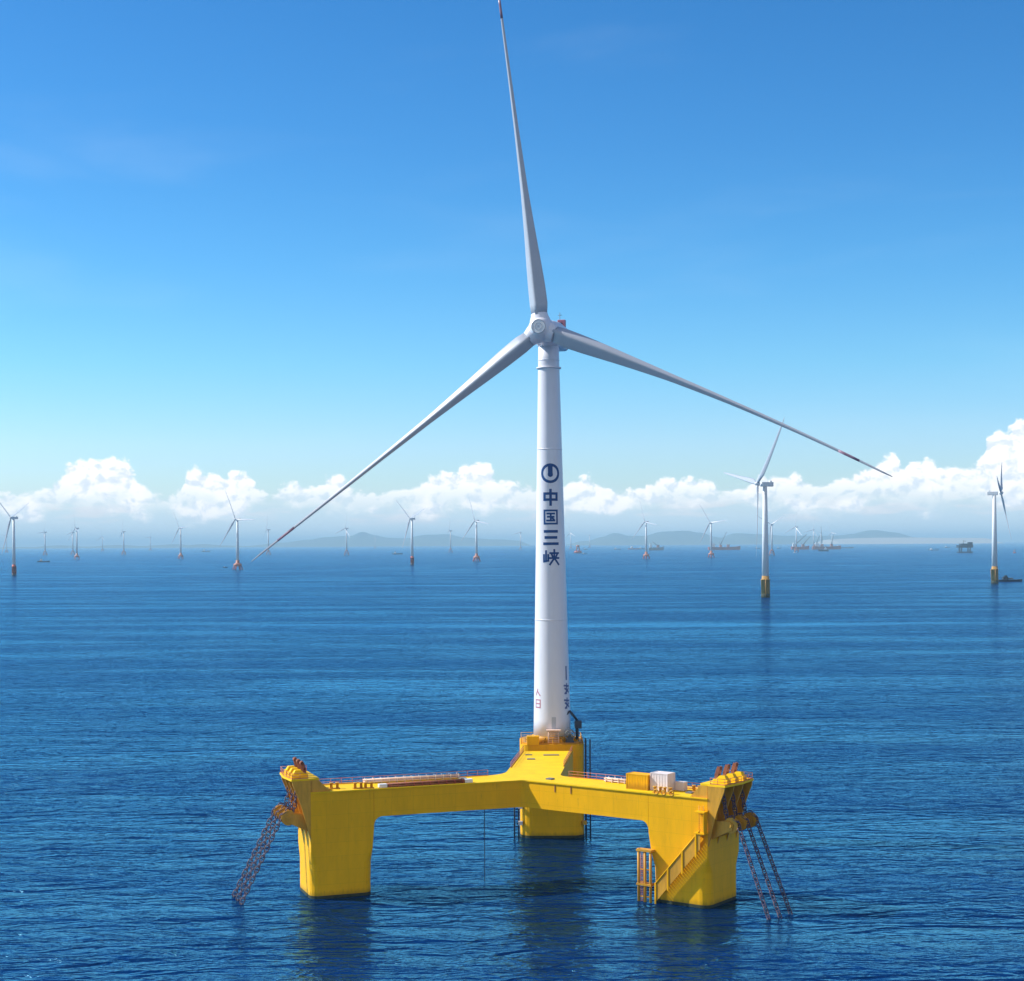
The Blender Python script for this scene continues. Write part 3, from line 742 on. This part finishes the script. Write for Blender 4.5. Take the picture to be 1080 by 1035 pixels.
# hatches, bollards, pipes on the deck
def deckp(c, d, n, a, b): return at(c, d, n, a, b, ZD + .02)
def bollard(p, d):
    mb = MB(); n = V(-d.y, d.x)
    mb.box(p + V(0, 0, .08), (1.9, .8, .16), (d, n, V(0, 0, 1)))
    for s_ in (-.55, .55):
        mb.lathe(p + d * s_ + V(0, 0, .16), V(0, 0, 1), [(0, .26), (.75, .24), (.78, .36), (.95, .36)], 14)
    mb.build('bollard', M['gold'], platform)
for a, b in ((-5.0, 3.0), (-9.0, 1.6), (-10.8, 1.2)): bollard(deckp(CL, dL, nL, a, b), dL)
for a, b in ((-2.6, 2.6), (-8.4, .9), (-10.4, .9), (-5.4, 5.8)): bollard(deckp(CR, dR, nR, a, b), dR)
ht = MB()
for (c, d, n, a, b) in ((CL, dL, nL, -30, 5.6), (CR, dR, nR, -35, 3.5), (CR, dR, nR, -5.5, 3.6)):
    ht.box(deckp(c, d, n, a, b) + V(0, 0, .12), (1.2, 1.2, .24), (d, n, V(0, 0, 1)))
ht.box(V(3.6, 325, ZD + .1), (1.6, 1.0, .18)); ht.box(V(7.8, 331, ZD + .1), (3.2, .9, .16)); ht.box(V(3.2, 331.5, ZD + .1), (1.4, .6, .18))
ht.build('hatch', M['bdark'], platform)
sc_ = MB()
for a in (-37.5 + 6.0, -28.0): sc_.box(fpt(a, -.06, ZD - .9), (.16, .08, 1.3), (dR, nR, V(0, 0, 1)))
sc_.build('drain_pipe', M['rust'], platform)
# padeyes and welded lugs hanging at the right arm edge
lg = MB()
for a in (-8.6, -7.0, -10.1): lg.torus(fpt(a, -.15, ZD + .35), nR, .42, .12, n=12, k=6)
lg.build('padeye', M['gold'], platform)
# small white and yellow items round the tower foot
MB().box(V(4.2, 341.0, ZD + 1.9), (2.6, 1.6, 1.9)).build('equipment_box', M['yellow'], platform, bevel=.08)

# ------------------------------------------------------------------ loose things on the deck
def container(c, d, n, a, b, L, w, h, mat, name, label, ribs=True):
    base = deckp(c, d, n, a, b); t = empty(name, base, label, 'container' if h > 1.8 else 'box')
    up = V(0, 0, 1); mb = MB(); mb.box(base + up * (h / 2 + .1), (L, w, h - .1), (d, n, up))
    mb.build('body', M[mat], t, bevel=.04)
    fr = MB()
    for sx in (-1, 1):
        for sy in (-1, 1): fr.box(base + d * sx * L / 2 + n * sy * w / 2 + up * (h / 2 + .06), (.16, .16, h + .1), (d, n, up))
    for z in (.12, h + .05):
        for sy in (-1, 1): fr.box(base + n * sy * w / 2 + up * z, (L - .18, .12, .14), (d, n, up))
        for sx in (-1, 1): fr.box(base + d * sx * L / 2 + up * z, (.12, w - .18, .14), (d, n, up))
    fr.build('frame', M[mat], t)
    if ribs:
        rb = MB(); k = int(L / .5)
        for i in range(1, k): rb.box(base - d * (L / 2 - i * L / k) - n * (w / 2 + .03) + up * (h / 2 + .06), (.2, .025, h - .3), (d, n, up))
        rb.build('side_rib', M[mat], t)
    return t
container(CR, dR, nR, -15.3, 3.1, 4.3, 2.2, 2.6, 'yellow', 'shipping_container', 'yellow steel container on the right arm, left of the white one')
container(CR, dR, nR, -11.2, 3.9, 3.4, 2.5, 3.0, 'box', 'shipping_container', 'off white container on the right arm, right of the yellow one')
container(CR, dR, nR, -8.4, 5.6, 1.5, 1.2, 1.4, 'box', 'storage_box', 'small off white box just right of the white container', False)
# long pipe racks on the left arm
def rack(c, d, n, a, b, L, w, h, label, mats, name='pipe_rack'):
    base = deckp(c, d, n, a, b); t = empty(name, base, label, 'pipe rack'); up = V(0, 0, 1)
    mb = MB()
    for i in range(4): 
        for z in range(2): mb.tube(base - d * L / 2 + n * (i - 1.5) * w / 4 + up * (.25 + z * h * .42), base + d * L / 2 + n * (i - 1.5) * w / 4 + up * (.25 + z * h * .42), w / 8.5, n=8)
    mb.build('pipes', M[mats[0]], t)
    fr = MB(); k = int(L / 1.5)
    for i in range(k + 1):
        p = base + d * (-L / 2 + .4 + (L - .8) * i / k)
        for s_ in (-1, 1): fr.box(p + n * s_ * w * .55 + up * h / 2, (.1, .1, h), (d, n, up))
        fr.box(p + up * .06, (.1, w * 1.1, .12), (d, n, up))
    fr.build('rack_frame', M[mats[1]], t)
    if mats[2]:
        for s_ in (-1, 1):
            MB().box(base + d * s_ * (L / 2 + .75) + up * h * .45, (1.5, w, h * .8), (d, n, up)).build('end_box', M[mats[2]], t, bevel=.05)
    return t
rack(CL, dL, nL, -21.4, 1.0, 14.6, 1.1, 0.8, 'long rusty red pipe bundle with white ends along the front edge of the left arm', ('rust', 'red', 'bwhite'))
rack(CL, dL, nL, -20.6, 7.1, 18.4, 1.0, 0.95, 'long pale salmon pipe bundle along the back edge of the left arm', ('pinkish', 'box', None))
rack(CR, dR, nR, -22.0, 6.9, 6.2, 1.0, 0.95, 'short pale salmon pipe bundle on the right arm between rear arm and yellow container', ('pinkish', 'box', None))

# hanging line under the left arm
hl_top = V((509.3 - 540) / F * 298, 298, ZD - GH); hl = MB()
hl.tube(V(hl_top.x, 297.8, ZD - GH + .3), V(hl_top.x, 297.8, -1), .07, n=6)
tag(hl.build('hanging_cable', M['dark']), 'thin dark line hanging straight down from the left arm into the sea', 'cable')

# ------------------------------------------------------------------ the big turbine
big = empty('wind_turbine', (TB.x, TB.y, ZD + 2.5), 'giant white wind turbine with blue lettering standing on the yellow floating platform', 'wind turbine')
ZB, ZT = ZD + 2.5, 104.6
lean = V(-0.32, 0, 0)
def taxis(z): return V(TB.x, TB.y, z) + lean * ((z - ZB) / (ZT - ZB))
def trad(z): return 4.0 + (2.2 - 4.0) * (z - ZB) / (ZT - ZB)
tw = MB(); NR = 64; rings = []
zs = [ZB + (ZT - ZB) * i / 24 for i in range(25)]
for z in zs:
    c = taxis(z); r = trad(z)
    rings.append([c + V(math.cos(2 * math.pi * i / NR) * r, math.sin(2 * math.pi * i / NR) * r, 0) for i in range(NR)])
tw.loft(rings)
tower = tw.build('tower', M['white'], big)
fl = MB()
for z in (46, 72.0 - 30 + 40.5, 101.6):
    fl.lathe(taxis(z), V(0, 0, 1), [(-.12, trad(z)), (-.1, trad(z) + .05), (.1, trad(z) + .05), (.12, trad(z))], 64, caps=False)
fl.lathe(taxis(100.0), V(0, 0, 1), [(-.25, trad(100)), (-.2, trad(100) + .35), (.1, trad(100) + .35), (.15, trad(100))], 48, caps=False)
fl.build('flange', M['white'], tower)

# lettering wrapped round the tower, as in the photograph
def on_tower(u, z, phi0, lift=.03):
    r = trad(z); a = phi0 + u / r; c = taxis(z)
    return c + V(math.sin(a), -math.cos(a), 0) * (r + lift)
def stroke(mb, phi0, zc, p, q, w, s, lift=.03):
    """p, q in unit glyph coordinates, w stroke width in units, s half glyph size in m"""
    (x0, y0), (x1, y1) = p, q
    L = math.hypot(x1 - x0, y1 - y0); dx, dy = (x1 - x0) / L, (y1 - y0) / L
    x0 -= dx * w / 2; y0 -= dy * w / 2; x1 += dx * w / 2; y1 += dy * w / 2
    k = max(2, int(L * 8)); rows = []
    for i in range(k + 1):
        t = i / k; x = x0 + (x1 - x0) * t; y = y0 + (y1 - y0) * t
        rows.append([(x - dy * w / 2 * e, y + dx * w / 2 * e) for e in (-1, -.5, 0, .5, 1)])
    vs = [on_tower(x * s, zc + y * s, phi0, lift) for r in rows for x, y in r]
    mb.add(vs, [(i * 5 + j, i * 5 + j + 1, (i + 1) * 5 + j + 1, (i + 1) * 5 + j) for i in range(k) for j in range(4)], True)
GL = {
 'zhong': [((-.82, .5), (.82, .5)), ((-.82, -.3), (.82, -.3)), ((-.82, .5), (-.82, -.3)), ((.82, .5), (.82, -.3)), ((0, .95), (0, -.95))],
 'guo': [((-.85, .88), (.85, .88)), ((-.85, -.85), (.85, -.85)), ((-.85, .88), (-.85, -.85)), ((.85, .88), (.85, -.85)),
         ((-.45, .47), (.45, .47)), ((-.38, .05), (.38, .05)), ((-.48, -.45), (.48, -.45)), ((0, .47), (0, -.45)), ((.22, -.14), (.38, -.28))],
 'san': [((-.78, .8), (.78, .8)), ((-.68, 0), (.68, 0)), ((-.88, -.82), (.88, -.82))],
 'xia': [((-.68, .8), (-.68, -.5)), ((-.98, .3), (-.98, -.55)), ((-.38, .3), (-.38, -.45)), ((-.98, -.55), (-.38, -.45)),
         ((-.1, .55), (.95, .55)), ((-.15, -.1), (1.0, -.1)), ((.42, .95), (.42, -.1)), ((.42, -.1), (-.15, -.92)), ((.42, -.1), (1.0, -.92)), ((.1, .35), (.18, .12)), ((.78, .35), (.68, .12))],
}
PH = math.atan2(0 - TB.x, TB.y) + R_(2.5)
PH = -PH if False else PH
def zpx(py, D=342.0): return HC + (yh(580) - py) / F * D
for key, py, w in (('zhong', 524.5, .33), ('guo', 545.5, .24), ('san', 567, .36), ('xia', 588, .25)):
    mb = MB()
    for p, q in GL[key]: stroke(mb, PH, zpx(py), p, q, w, 1.62)
    mb.build('lettering', M['navy'], tower)
def disc(mb, phi0, zc, r0, r1, lift, a0=0, a1=360, n=40, cx=0, cy=0):
    vs = []; k = 5
    for j in range(k + 1):
        rr = r0 + (r1 - r0) * j / k
        for i in range(n + 1):
            a = R_(a0 + (a1 - a0) * i / n); vs.append(on_tower(cx + rr * math.cos(a), zc + cy + rr * math.sin(a), phi0, lift))
    W_ = n + 1
    mb.add(vs, [(j * W_ + i, j * W_ + i + 1, (j + 1) * W_ + i + 1, (j + 1) * W_ + i) for j in range(k) for i in range(n)], True)
zl = zpx(499)
mb = MB(); disc(mb, PH, zl, 0.02, 2.1, .03); lg_o = mb.build('emblem', M['navy'], tower)
mb = MB(); disc(mb, PH, zl, 0.02, 1.52, .05); mb.build('emblem_field', M['white'], lg_o)
mb = MB(); stroke(mb, PH, zl, (0, 1.35), (0, .05), .98, 1.0, .07); disc(mb, PH, zl, 0.02, .55, .075, cy=-.25)
mb.build('emblem_mark', M['navy'], lg_o)
# small faded markings near the foot
mk = MB()
for (phi, z0_, kk) in ((R_(-52), 28.2, 1.0),):
    for p, q in (((-.1, .9), (-.7, -.4)), ((-.1, .4), (.7, -.5))): stroke(mk, phi, z0_ + 2.2, p, q, .3, .9)
    for p, q in (((-.7, .8), (.7, .8)), ((-.7, -.8), (.7, -.8)), ((.7, .8), (.7, -.8)), ((-.7, .8), (-.7, -.8)), ((-.5, .0), (.5, .0))): stroke(mk, phi, z0_, p, q, .26, 1.0)
mk.build('marking', M['redmark'], tower)
mk = MB(); phi = R_(56)
stroke(mk, phi, 34.5, (-.1, 1.6), (-.1, -1.2), .5, .9)
for zc in (31.3, 28.2):
    for p, q in (((-.8, .7), (.8, .5)), ((0, 1), (-.2, -.9)), ((.6, 0), (-.6, -.9)), ((-.6, .1), (.7, -.7))): stroke(mk, phi, zc, p, q, .36, 1.05)
mk.build('marking', paint('faded navy lettering', (0.10, 0.12, 0.27), 0.5, 0.2), tower)
# door, landing and ladder at the foot
dr = MB(); zb = ZB
for i, (u, z, w, h) in enumerate(((0.35, 24.0, .9, 2.0),)):
    ph_ = R_(4)
    stroke(dr, ph_, z, (0, h / 2), (0, -h / 2), w * 1.0, 1.0, .06)
dro = dr.build('door', M['blade'], tower)
lad = MB()
for u in (-.9, .9): lad.tube(on_tower(u, zb - 1.2, R_(2), 1.0), on_tower(u, zb + 1.6, R_(2), .5), .12, n=6)
for i in range(8): lad.tube(on_tower(-.9, zb - 1 + i * .35, R_(2), 1.0 - i * .06), on_tower(.9, zb - 1 + i * .35, R_(2), 1.0 - i * .06), .08, n=5)
lad.box(on_tower(0, zb + 1.5, R_(2), .9), (3.0, 1.7, .2)); 
lad.build('entrance_steps', M['pinkish'], platform)
# dark davit crane and cabinets right of the tower foot
eq = empty('deck_crane', (TB.x + 5.3, TB.y - 1.5, ZD + 1.35), 'small dark davit crane at the right foot of the white tower', 'crane')
b0 = V(TB.x + 5.3, TB.y - 1.5, ZD + 1.35)
MB().tube(b0, b0 + V(0, 0, 4.4), .35, n=10).build('mast', M['dark'], eq)
MB().tube(b0 + V(0, 0, 4.4), b0 + V(-1.6, -.4, 6.4), .28, n=8).tube(b0 + V(-1.6, -.4, 6.4), b0 + V(-3.0, -1.0, 4.8), .18, n=8).build('jib', M['dark'], eq)
MB().box(b0 + V(.2, -.3, 3.5), (1.5, 1.5, 1.6)).build('winch_housing', M['dark'], eq, bevel=.1)
cbn = empty('cable_reel', (TB.x + 3.6, TB.y - 4.6, ZD + 1.35), 'grey cable reel beside the right foot of the white tower', 'reel')
cc = V(TB.x + 3.6, TB.y - 4.6, ZD + 3.0)
r_ = MB(); 
for s_ in (-.5, .5): r_.torus(cc + V(0, s_, 0), V(0, 1, 0), 1.0, .12, n=20, k=6)
r_.tube(cc - V(0, .6, 0), cc + V(0, .6, 0), .45, n=12)
r_.build('drum', M['bdark'], cbn)
MB().slab([cc + V(-1.0, -.62, -1.6), cc + V(1.0, -.62, -1.6), cc + V(.15, -.62, .1), cc + V(-.15, -.62, .1)], V(0, 1, 0), .08).slab([cc + V(-1.0, .62, -1.6), cc + V(1.0, .62, -1.6), cc + V(.15, .62, .1), cc + V(-.15, .62, .1)], V(0, 1, 0), .08).build('stand', M['dark'], cbn)

# nacelle, hub, blades
yaw = R_(13); nn, N, U, W = axes(yaw, R_(5)); up = V(0, 0, 1)
TC = taxis(ZT) + V(0, 0, 2.6)
hubc = TC + nn * 7.6 + V(0, 0, .15)
def sect(c, hw, hh, r, k=5):
    out = []
    for (cx, cz, s0) in ((hw - r, hh - r, 0), (-hw + r, hh - r, 1), (-hw + r, -hh + r, 2), (hw - r, -hh + r, 3)):
        for i in range(k + 1):
            t = (s0 + i / k) * math.pi / 2; out.append(c + W * (cx + r * math.cos(t)) + up * (cz + r * math.sin(t)))
    return out
nc = MB().loft([sect(TC + nn * 4.6, 2.3, 2.3, 2.2), sect(TC + nn * 3.2, 2.6, 2.6, 1.6), sect(TC - nn * 2, 2.7, 2.8, 1.0), sect(TC - nn * 9.5, 2.6, 2.6, 1.0), sect(TC - nn * 11.0, 2.1, 2.0, 1.0)])
nco = nc.build('nacelle', M['white'], big)
MB().lathe(V(TC.x, TC.y, ZT), up, [(-.1, 2.2), (.3, 2.45), (.9, 2.45)], 40).build('yaw_bearing', M['white'], big)
cl_ = MB().box(TC - nn * 8.6 + up * 3.4 + W * 1.2, (1.7, 1.3, 1.6), (W, nn, up)); cl_.build('cooler', M['redmark'], nco, bevel=.12)
cl_ = MB().box(TC - nn * 7.4 + up * 3.0 + W * 1.0, (1.1, .6, .8), (W, nn, up)); cl_.build('cooler_grille', M['dark'], nco)
vn = MB().tube(TC - nn * 9.6 + up * 2.4 + W * .6, TC - nn * 9.6 + up * 6.0 + W * .6, .06, n=6).tube(TC - nn * 9.6 + up * 5.4 + W * .1, TC - nn * 9.6 + up * 5.4 + W * 1.1, .05, n=6)
vn.build('wind_vane', M['bdark'], nco)
spn = MB().lathe(hubc - N * 3.0, N, [(0, 2.35), (.6, 2.7), (2.0, 2.85), (3.4, 2.75), (4.6, 2.35), (5.4, 1.85), (5.75, 1.55)], 40)
PHS = -7.9
for i in range(3):
    th = R_(PHS + 120 * i); rad = U * math.cos(th) + W * math.sin(th)
    spn.lathe(hubc, rad, [(0.5, 2.25), (2.0, 2.15), (3.0, 1.78), (3.25, 1.78)], 32)
hub = spn.build('hub', M['white'], big)
np_ = MB().lathe(hubc + N * 2.74, N, [(0, 1.6), (.12, 1.55), (.2, 1.3)], 32); np_.build('nose_plate', M['bwhite'], hub)
MB().torus(hubc + N * 2.92, N, 1.42, .09, n=36, k=6).torus(hubc + N * 2.95, N, .75, .07, n=28, k=6).box(hubc + N * 2.96, (.35, .35, .1), (W, U, N)).build('nose_ring', M['blade'], hub)
CH = [(2.9, 3.4, 3.3, 0), (5, 3.9, 3.1, 0), (9, 3.8, 2.9, 0), (14, 3.3, 2.5, 0), (20, 2.6, 1.9, 0), (30, 1.65, 1.15, 0), (43, 1.05, .65, 0), (57, .72, .38, 0), (70, .5, .2, 0), (76, .4, .12, 0), (78.6, .15, .05, 0)]
PITCH = 4
for i, (a, sag) in enumerate(((-7.4, 0.0), (110.6, 5.6), (231.3, 0.0))):
    th = R_(a)
    b = blade_mb(hubc, N, U, W, th, 78.6, CH, PITCH, R_(1.5), 3.0, sag, 0, npt=28, r1=78.6, ridge=0.8).build('blade', M['blade'], big)
    for (r0, r1) in ((67.0, 71.5),):
        CH2 = [(r, c * 1.02 + .02, t * 1.04 + .02, w) for r, c, t, w in CH]
        blade_mb(hubc, N, U, W, th, 78.6, CH2, PITCH, R_(1.5), 3.0, sag, 0, npt=28, r0=r0, r1=r1, ridge=0.8).build('marking_band', M['redband'], b)

# ------------------------------------------------------------------ boats, barges, cranes, buoy and substation far off
def hull_mb(B, d, L, w, h, z0=-.8):
    n = V(-d.y, d.x); rings = []
    for t, ww, hh in ((-.5, .75, 1.0), (-.46, .95, .96), (-.2, 1, .9), (.2, 1, .92), (.38, .7, 1.05), (.46, .35, 1.2), (.5, .05, 1.32)):
        c = B + d * (t * L)
        rings.append([c + n * (w / 2 * ww) + V(0, 0, h * hh), c + n * (w / 2 * ww * .8) + V(0, 0, z0), c - n * (w / 2 * ww * .8) + V(0, 0, z0), c - n * (w / 2 * ww) + V(0, 0, h * hh)])
    return MB().loft(rings, smooth=False)
def boat(px, py, Lpx, label, hull='hulldark', house='bwhite', dirx=1, kind='boat', hk=1.0, dd=None, cat='boat'):
    p = cap(ground(px, py)); s = p.y / F; L = Lpx * s; h = L * .09 * hk
    t = empty(kind, p, label, cat)
    d = V(dirx, .12).normalized(); n = V(-d.y, d.x); up = V(0, 0, 1)
    w = L * .24
    hull_mb(p, d, L, w, h).build('hull', M[hull], t)
    hs = MB(); a = p - d * L * .2
    hs.box(a + up * (h + h * .55), (L * .2, w * .7, h * 1.1), (d, n, up)); hs.box(a + up * (h * 2.45) , (L * .12, w * .5, h * .7), (d, n, up))
    hs.build('deckhouse', M[house], t)
    MB().tube(a + up * h * 2.6, a + up * h * 4.4, L * .008, n=5).tube(p + d * L * .3 + up * h, p + d * L * .3 + up * h * 2.4, L * .008, n=5).build('mast', M['bdark'], t)
    return t
boat(46, 593, 13, 'dark low boat below a small turbine near the left edge')
boat(237.5, 599, 5, 'tiny dark boat just left of the turbine on a wide red cap', hk=1.3)
boat(419, 584.8, 11, 'low dark boat just left of a turbine in front of the hills')
boat(617.5, 577.8, 5, 'tiny dark boat with white cabin behind the red buoy', hk=1.5)
boat(616.5, 584.5, 6, 'tiny dark boat right next to the red buoy', hk=1.0)
boat(651, 579.5, 8, 'small pale blue boat between the red buoy and the next turbine', hull='bdark')
boat(677, 575.8, 7, 'dark blue boat directly behind the turbine with the hanging bright blade', hk=1.5)
boat(669, 575.3, 13, 'low reddish work boat left of the turbine with the hanging bright blade', hull='hullred')
boat(799, 577.5, 5, 'tiny dark boat left of the tall turbine on the yellow pile', hk=1.4)
boat(821.5, 576.5, 4.5, 'tiny dark boat right of the small turbine beside the tall one', hk=1.6)
boat(868.5, 581.5, 11, 'dark hulled boat with a white cabin in front of the crane ships', hk=1.6, dirx=-1)
boat(838.5, 583.5, 4, 'tiny white boat in front of the turbine at the crane ships', hull='bwhite', hk=1.4)
boat(889, 576, 23, 'long low dark barge right of the crane ships', hull='bdark', hk=.45, cat='barge', kind='barge')
boat(984.5, 580.6, 11.5, 'low dark boat between crane ships and the sea substation', hk=.7)
boat(999, 572.2, 6, 'faint ship with pale bow on the horizon left of the sea substation', hull='bdark', hk=1.2)
boat(217, 576, 9, 'faint ship on the horizon between two small turbines at the left', hull='bdark', hk=1.2)
# dark barge at the right edge
p = ground(1065, 613.5); bg_ = empty('barge', p, 'long flat dark barge moored beside the turbine at the right edge', 'barge')
s = p.y / F; hull_mb(p, V(1, .05).normalized(), 27 * s, 14, 3.2).build('hull', M['hulldark'], bg_)
MB().box(p + V(-5 * s, 0, 5.2), (5 * s, 8, 4)).box(p + V(-4.5 * s, 0, 8.4), (2.5 * s, 6, 2.4)).build('deckhouse', M['hulldark'], bg_)
MB().box(p + V(1 * s, 0, 4.6), (4 * s, 7, 2.2)).build('hatch_cover', M['bdark'], bg_)
# buoys
for (px, py, k, lab) in ((609.5, 583.5, 8.5, 'large round red and white buoy right of the big tower'), (1070, 583.5, 3.4, 'small red buoy at the right edge behind the barge')):
    p = ground(px, py); s = p.y / F; r = k * s / 2; b = empty('buoy', p, lab, 'buoy')
    MB().lathe(p, V(0, 0, 1), [(-1, r * .9), (r * .25, r), (r * .5, r * .9), (r * .6, r * .5)], 16).build('float', M['hullred'], b)
    c = MB()
    for a in range(4):
        ca, sa = math.cos(a * math.pi / 2 + .5), math.sin(a * math.pi / 2 + .5)
        c.tube(p + V(ca * r * .6, sa * r * .6, r * .5), p + V(ca * r * .3, sa * r * .3, r * 1.7), r * .09, n=6)
    c.lathe(p, V(0, 0, 1), [(r * 1.5, r * .45), (r * 1.9, r * .45), (r * 2.0, r * .2)], 12)
    c.build('top_mark', M['jacket'], b)
# crane barge
def crane_ship(px, py, Lpx, label, jibs, hull='hullred', grp=None):
    p = cap(ground(px, py), 13000.0); s = p.y / F; L = Lpx * s; t = empty('crane_ship', p, label, 'crane ship', grp)
    d = V(1, .05).normalized(); n = V(-d.y, d.x); up = V(0, 0, 1)
    hull_mb(p, d, L, L * .25, 3.2 * s).build('hull', M[hull], t)
    MB().box(p - d * L * .36 + up * 4.4 * s, (L * .13, L * .15, 3.4 * s), (d, n, up)).box(p - d * L * .36 + up * 6.6 * s, (L * .08, L * .1, 1.4 * s), (d, n, up)).build('deckhouse', M['bwhite'], t)
    for (o, h0, dx, dz) in jibs:
        b_ = p + d * o * s + up * 3 * s
        MB().box(b_ + up * 1.2 * s, (2.6 * s, 2.6 * s, 2.6 * s), (d, n, up)).build('crane_house', M['jacket'], t)
        j = MB(); e_ = b_ + up * (h0 + dz) * s + d * dx * s; a_ = b_ + up * h0 * .4 * s
        for y in (-.5, .5):
            j.tube(a_ + n * y * s, e_, .22 * s, n=5); j.tube(a_ + n * y * s + up * .8 * s, e_, .14 * s, n=4)
        for i in range(7):
            q = a_ + (e_ - a_) * i / 7; j.tube(q - n * .45 * s * (1 - i / 7), q + up * .7 * s * (1 - i / 7) + n * .45 * s * (1 - i / 7), .1 * s, n=4)
        j.tube(b_ + up * h0 * .4 * s, b_ - d * dx * .25 * s + up * h0 * .9 * s, .18 * s, n=5); j.tube(b_ - d * dx * .25 * s + up * h0 * .9 * s, e_, .06 * s, n=4)
        j.build('jib', M['bdark'], t)
    return t
crane_ship(764, 579.5, 34, 'long low red crane barge lying right of a turbine', [(-4, 6, 6.5, 10), (4, 2, 2, 1)])
crane_ship(844, 576, 19, 'red hulled crane ship at the left of the crane ship cluster', [(-5, 5, 12, 8), (3, 4, 8, 7)])
crane_ship(872, 575, 30, 'red and white jack up ship with tall masts at the right of the crane cluster', [(-12, 5, 5, 7), (-5, 9, -1, 12), (5, 5, 3, 9)])
crane_ship(692, 572.6, 16, 'faint work ship with a low derrick on the horizon below the right hill', [(2, 3, -6, 3)], hull='bdark')
# substation on legs
p = ground(1017.5, 583); s = p.y / F; ss = empty('offshore_substation', p, 'dark box shaped sea platform on four legs near the right edge', 'offshore platform'); up = V(0, 0, 1)
for sx in (-1, 1):
    for sy in (-1, 1): MB().tube(p + V(sx * 4.6 * s, sy * 4 * s, -2), p + V(sx * 4.6 * s, sy * 4 * s, 5.5 * s), .75 * s, n=8).build('leg', M['hulldark'], ss)
MB().box(p + up * .5 * s, (14.5 * s, 9.5 * s, 1.3 * s)).build('base', M['hulldark'], ss)
MB().box(p + up * 6.6 * s, (15 * s, 9.6 * s, 2.8 * s)).box(p + V(-1 * s, 0, 8.8 * s), (8 * s, 7 * s, 1.4 * s)).box(p + V(5.6 * s, 0, 9.2 * s), (4.2 * s, 5 * s, 3.6 * s)).build('deck_block', M['hulldark'], ss)
MB().tube(p + V(-1.5 * s, 0, 9 * s), p + V(-1.5 * s, 0, 13 * s), .3 * s, n=5).tube(p + V(-1.5 * s, 0, 12.4 * s), p + V(1.2 * s, 0, 12 * s), .22 * s, n=5).build('mast', M['bdark'], ss)

# ------------------------------------------------------------------ haze
hz = bpy.data.materials.new('sea haze'); hz.use_nodes = True; ht_ = NT(hz.node_tree); ht_.n.clear()
pv = ht_.add('ShaderNodeVolumePrincipled'); pv.inputs['Color'].default_value = (0.50, 0.80, 1.0, 1); pv.inputs['Density'].default_value = 4.0e-5
pv.inputs['Anisotropy'].default_value = 0.0
ho = ht_.add('ShaderNodeOutputMaterial'); ht_.l.new(pv.outputs[0], ho.inputs[1])
hb = MB().box((0, 50000, 175), (250000, 150000, 352)); hbo = hb.build('haze', hz); tag(hbo, kind='stuff')
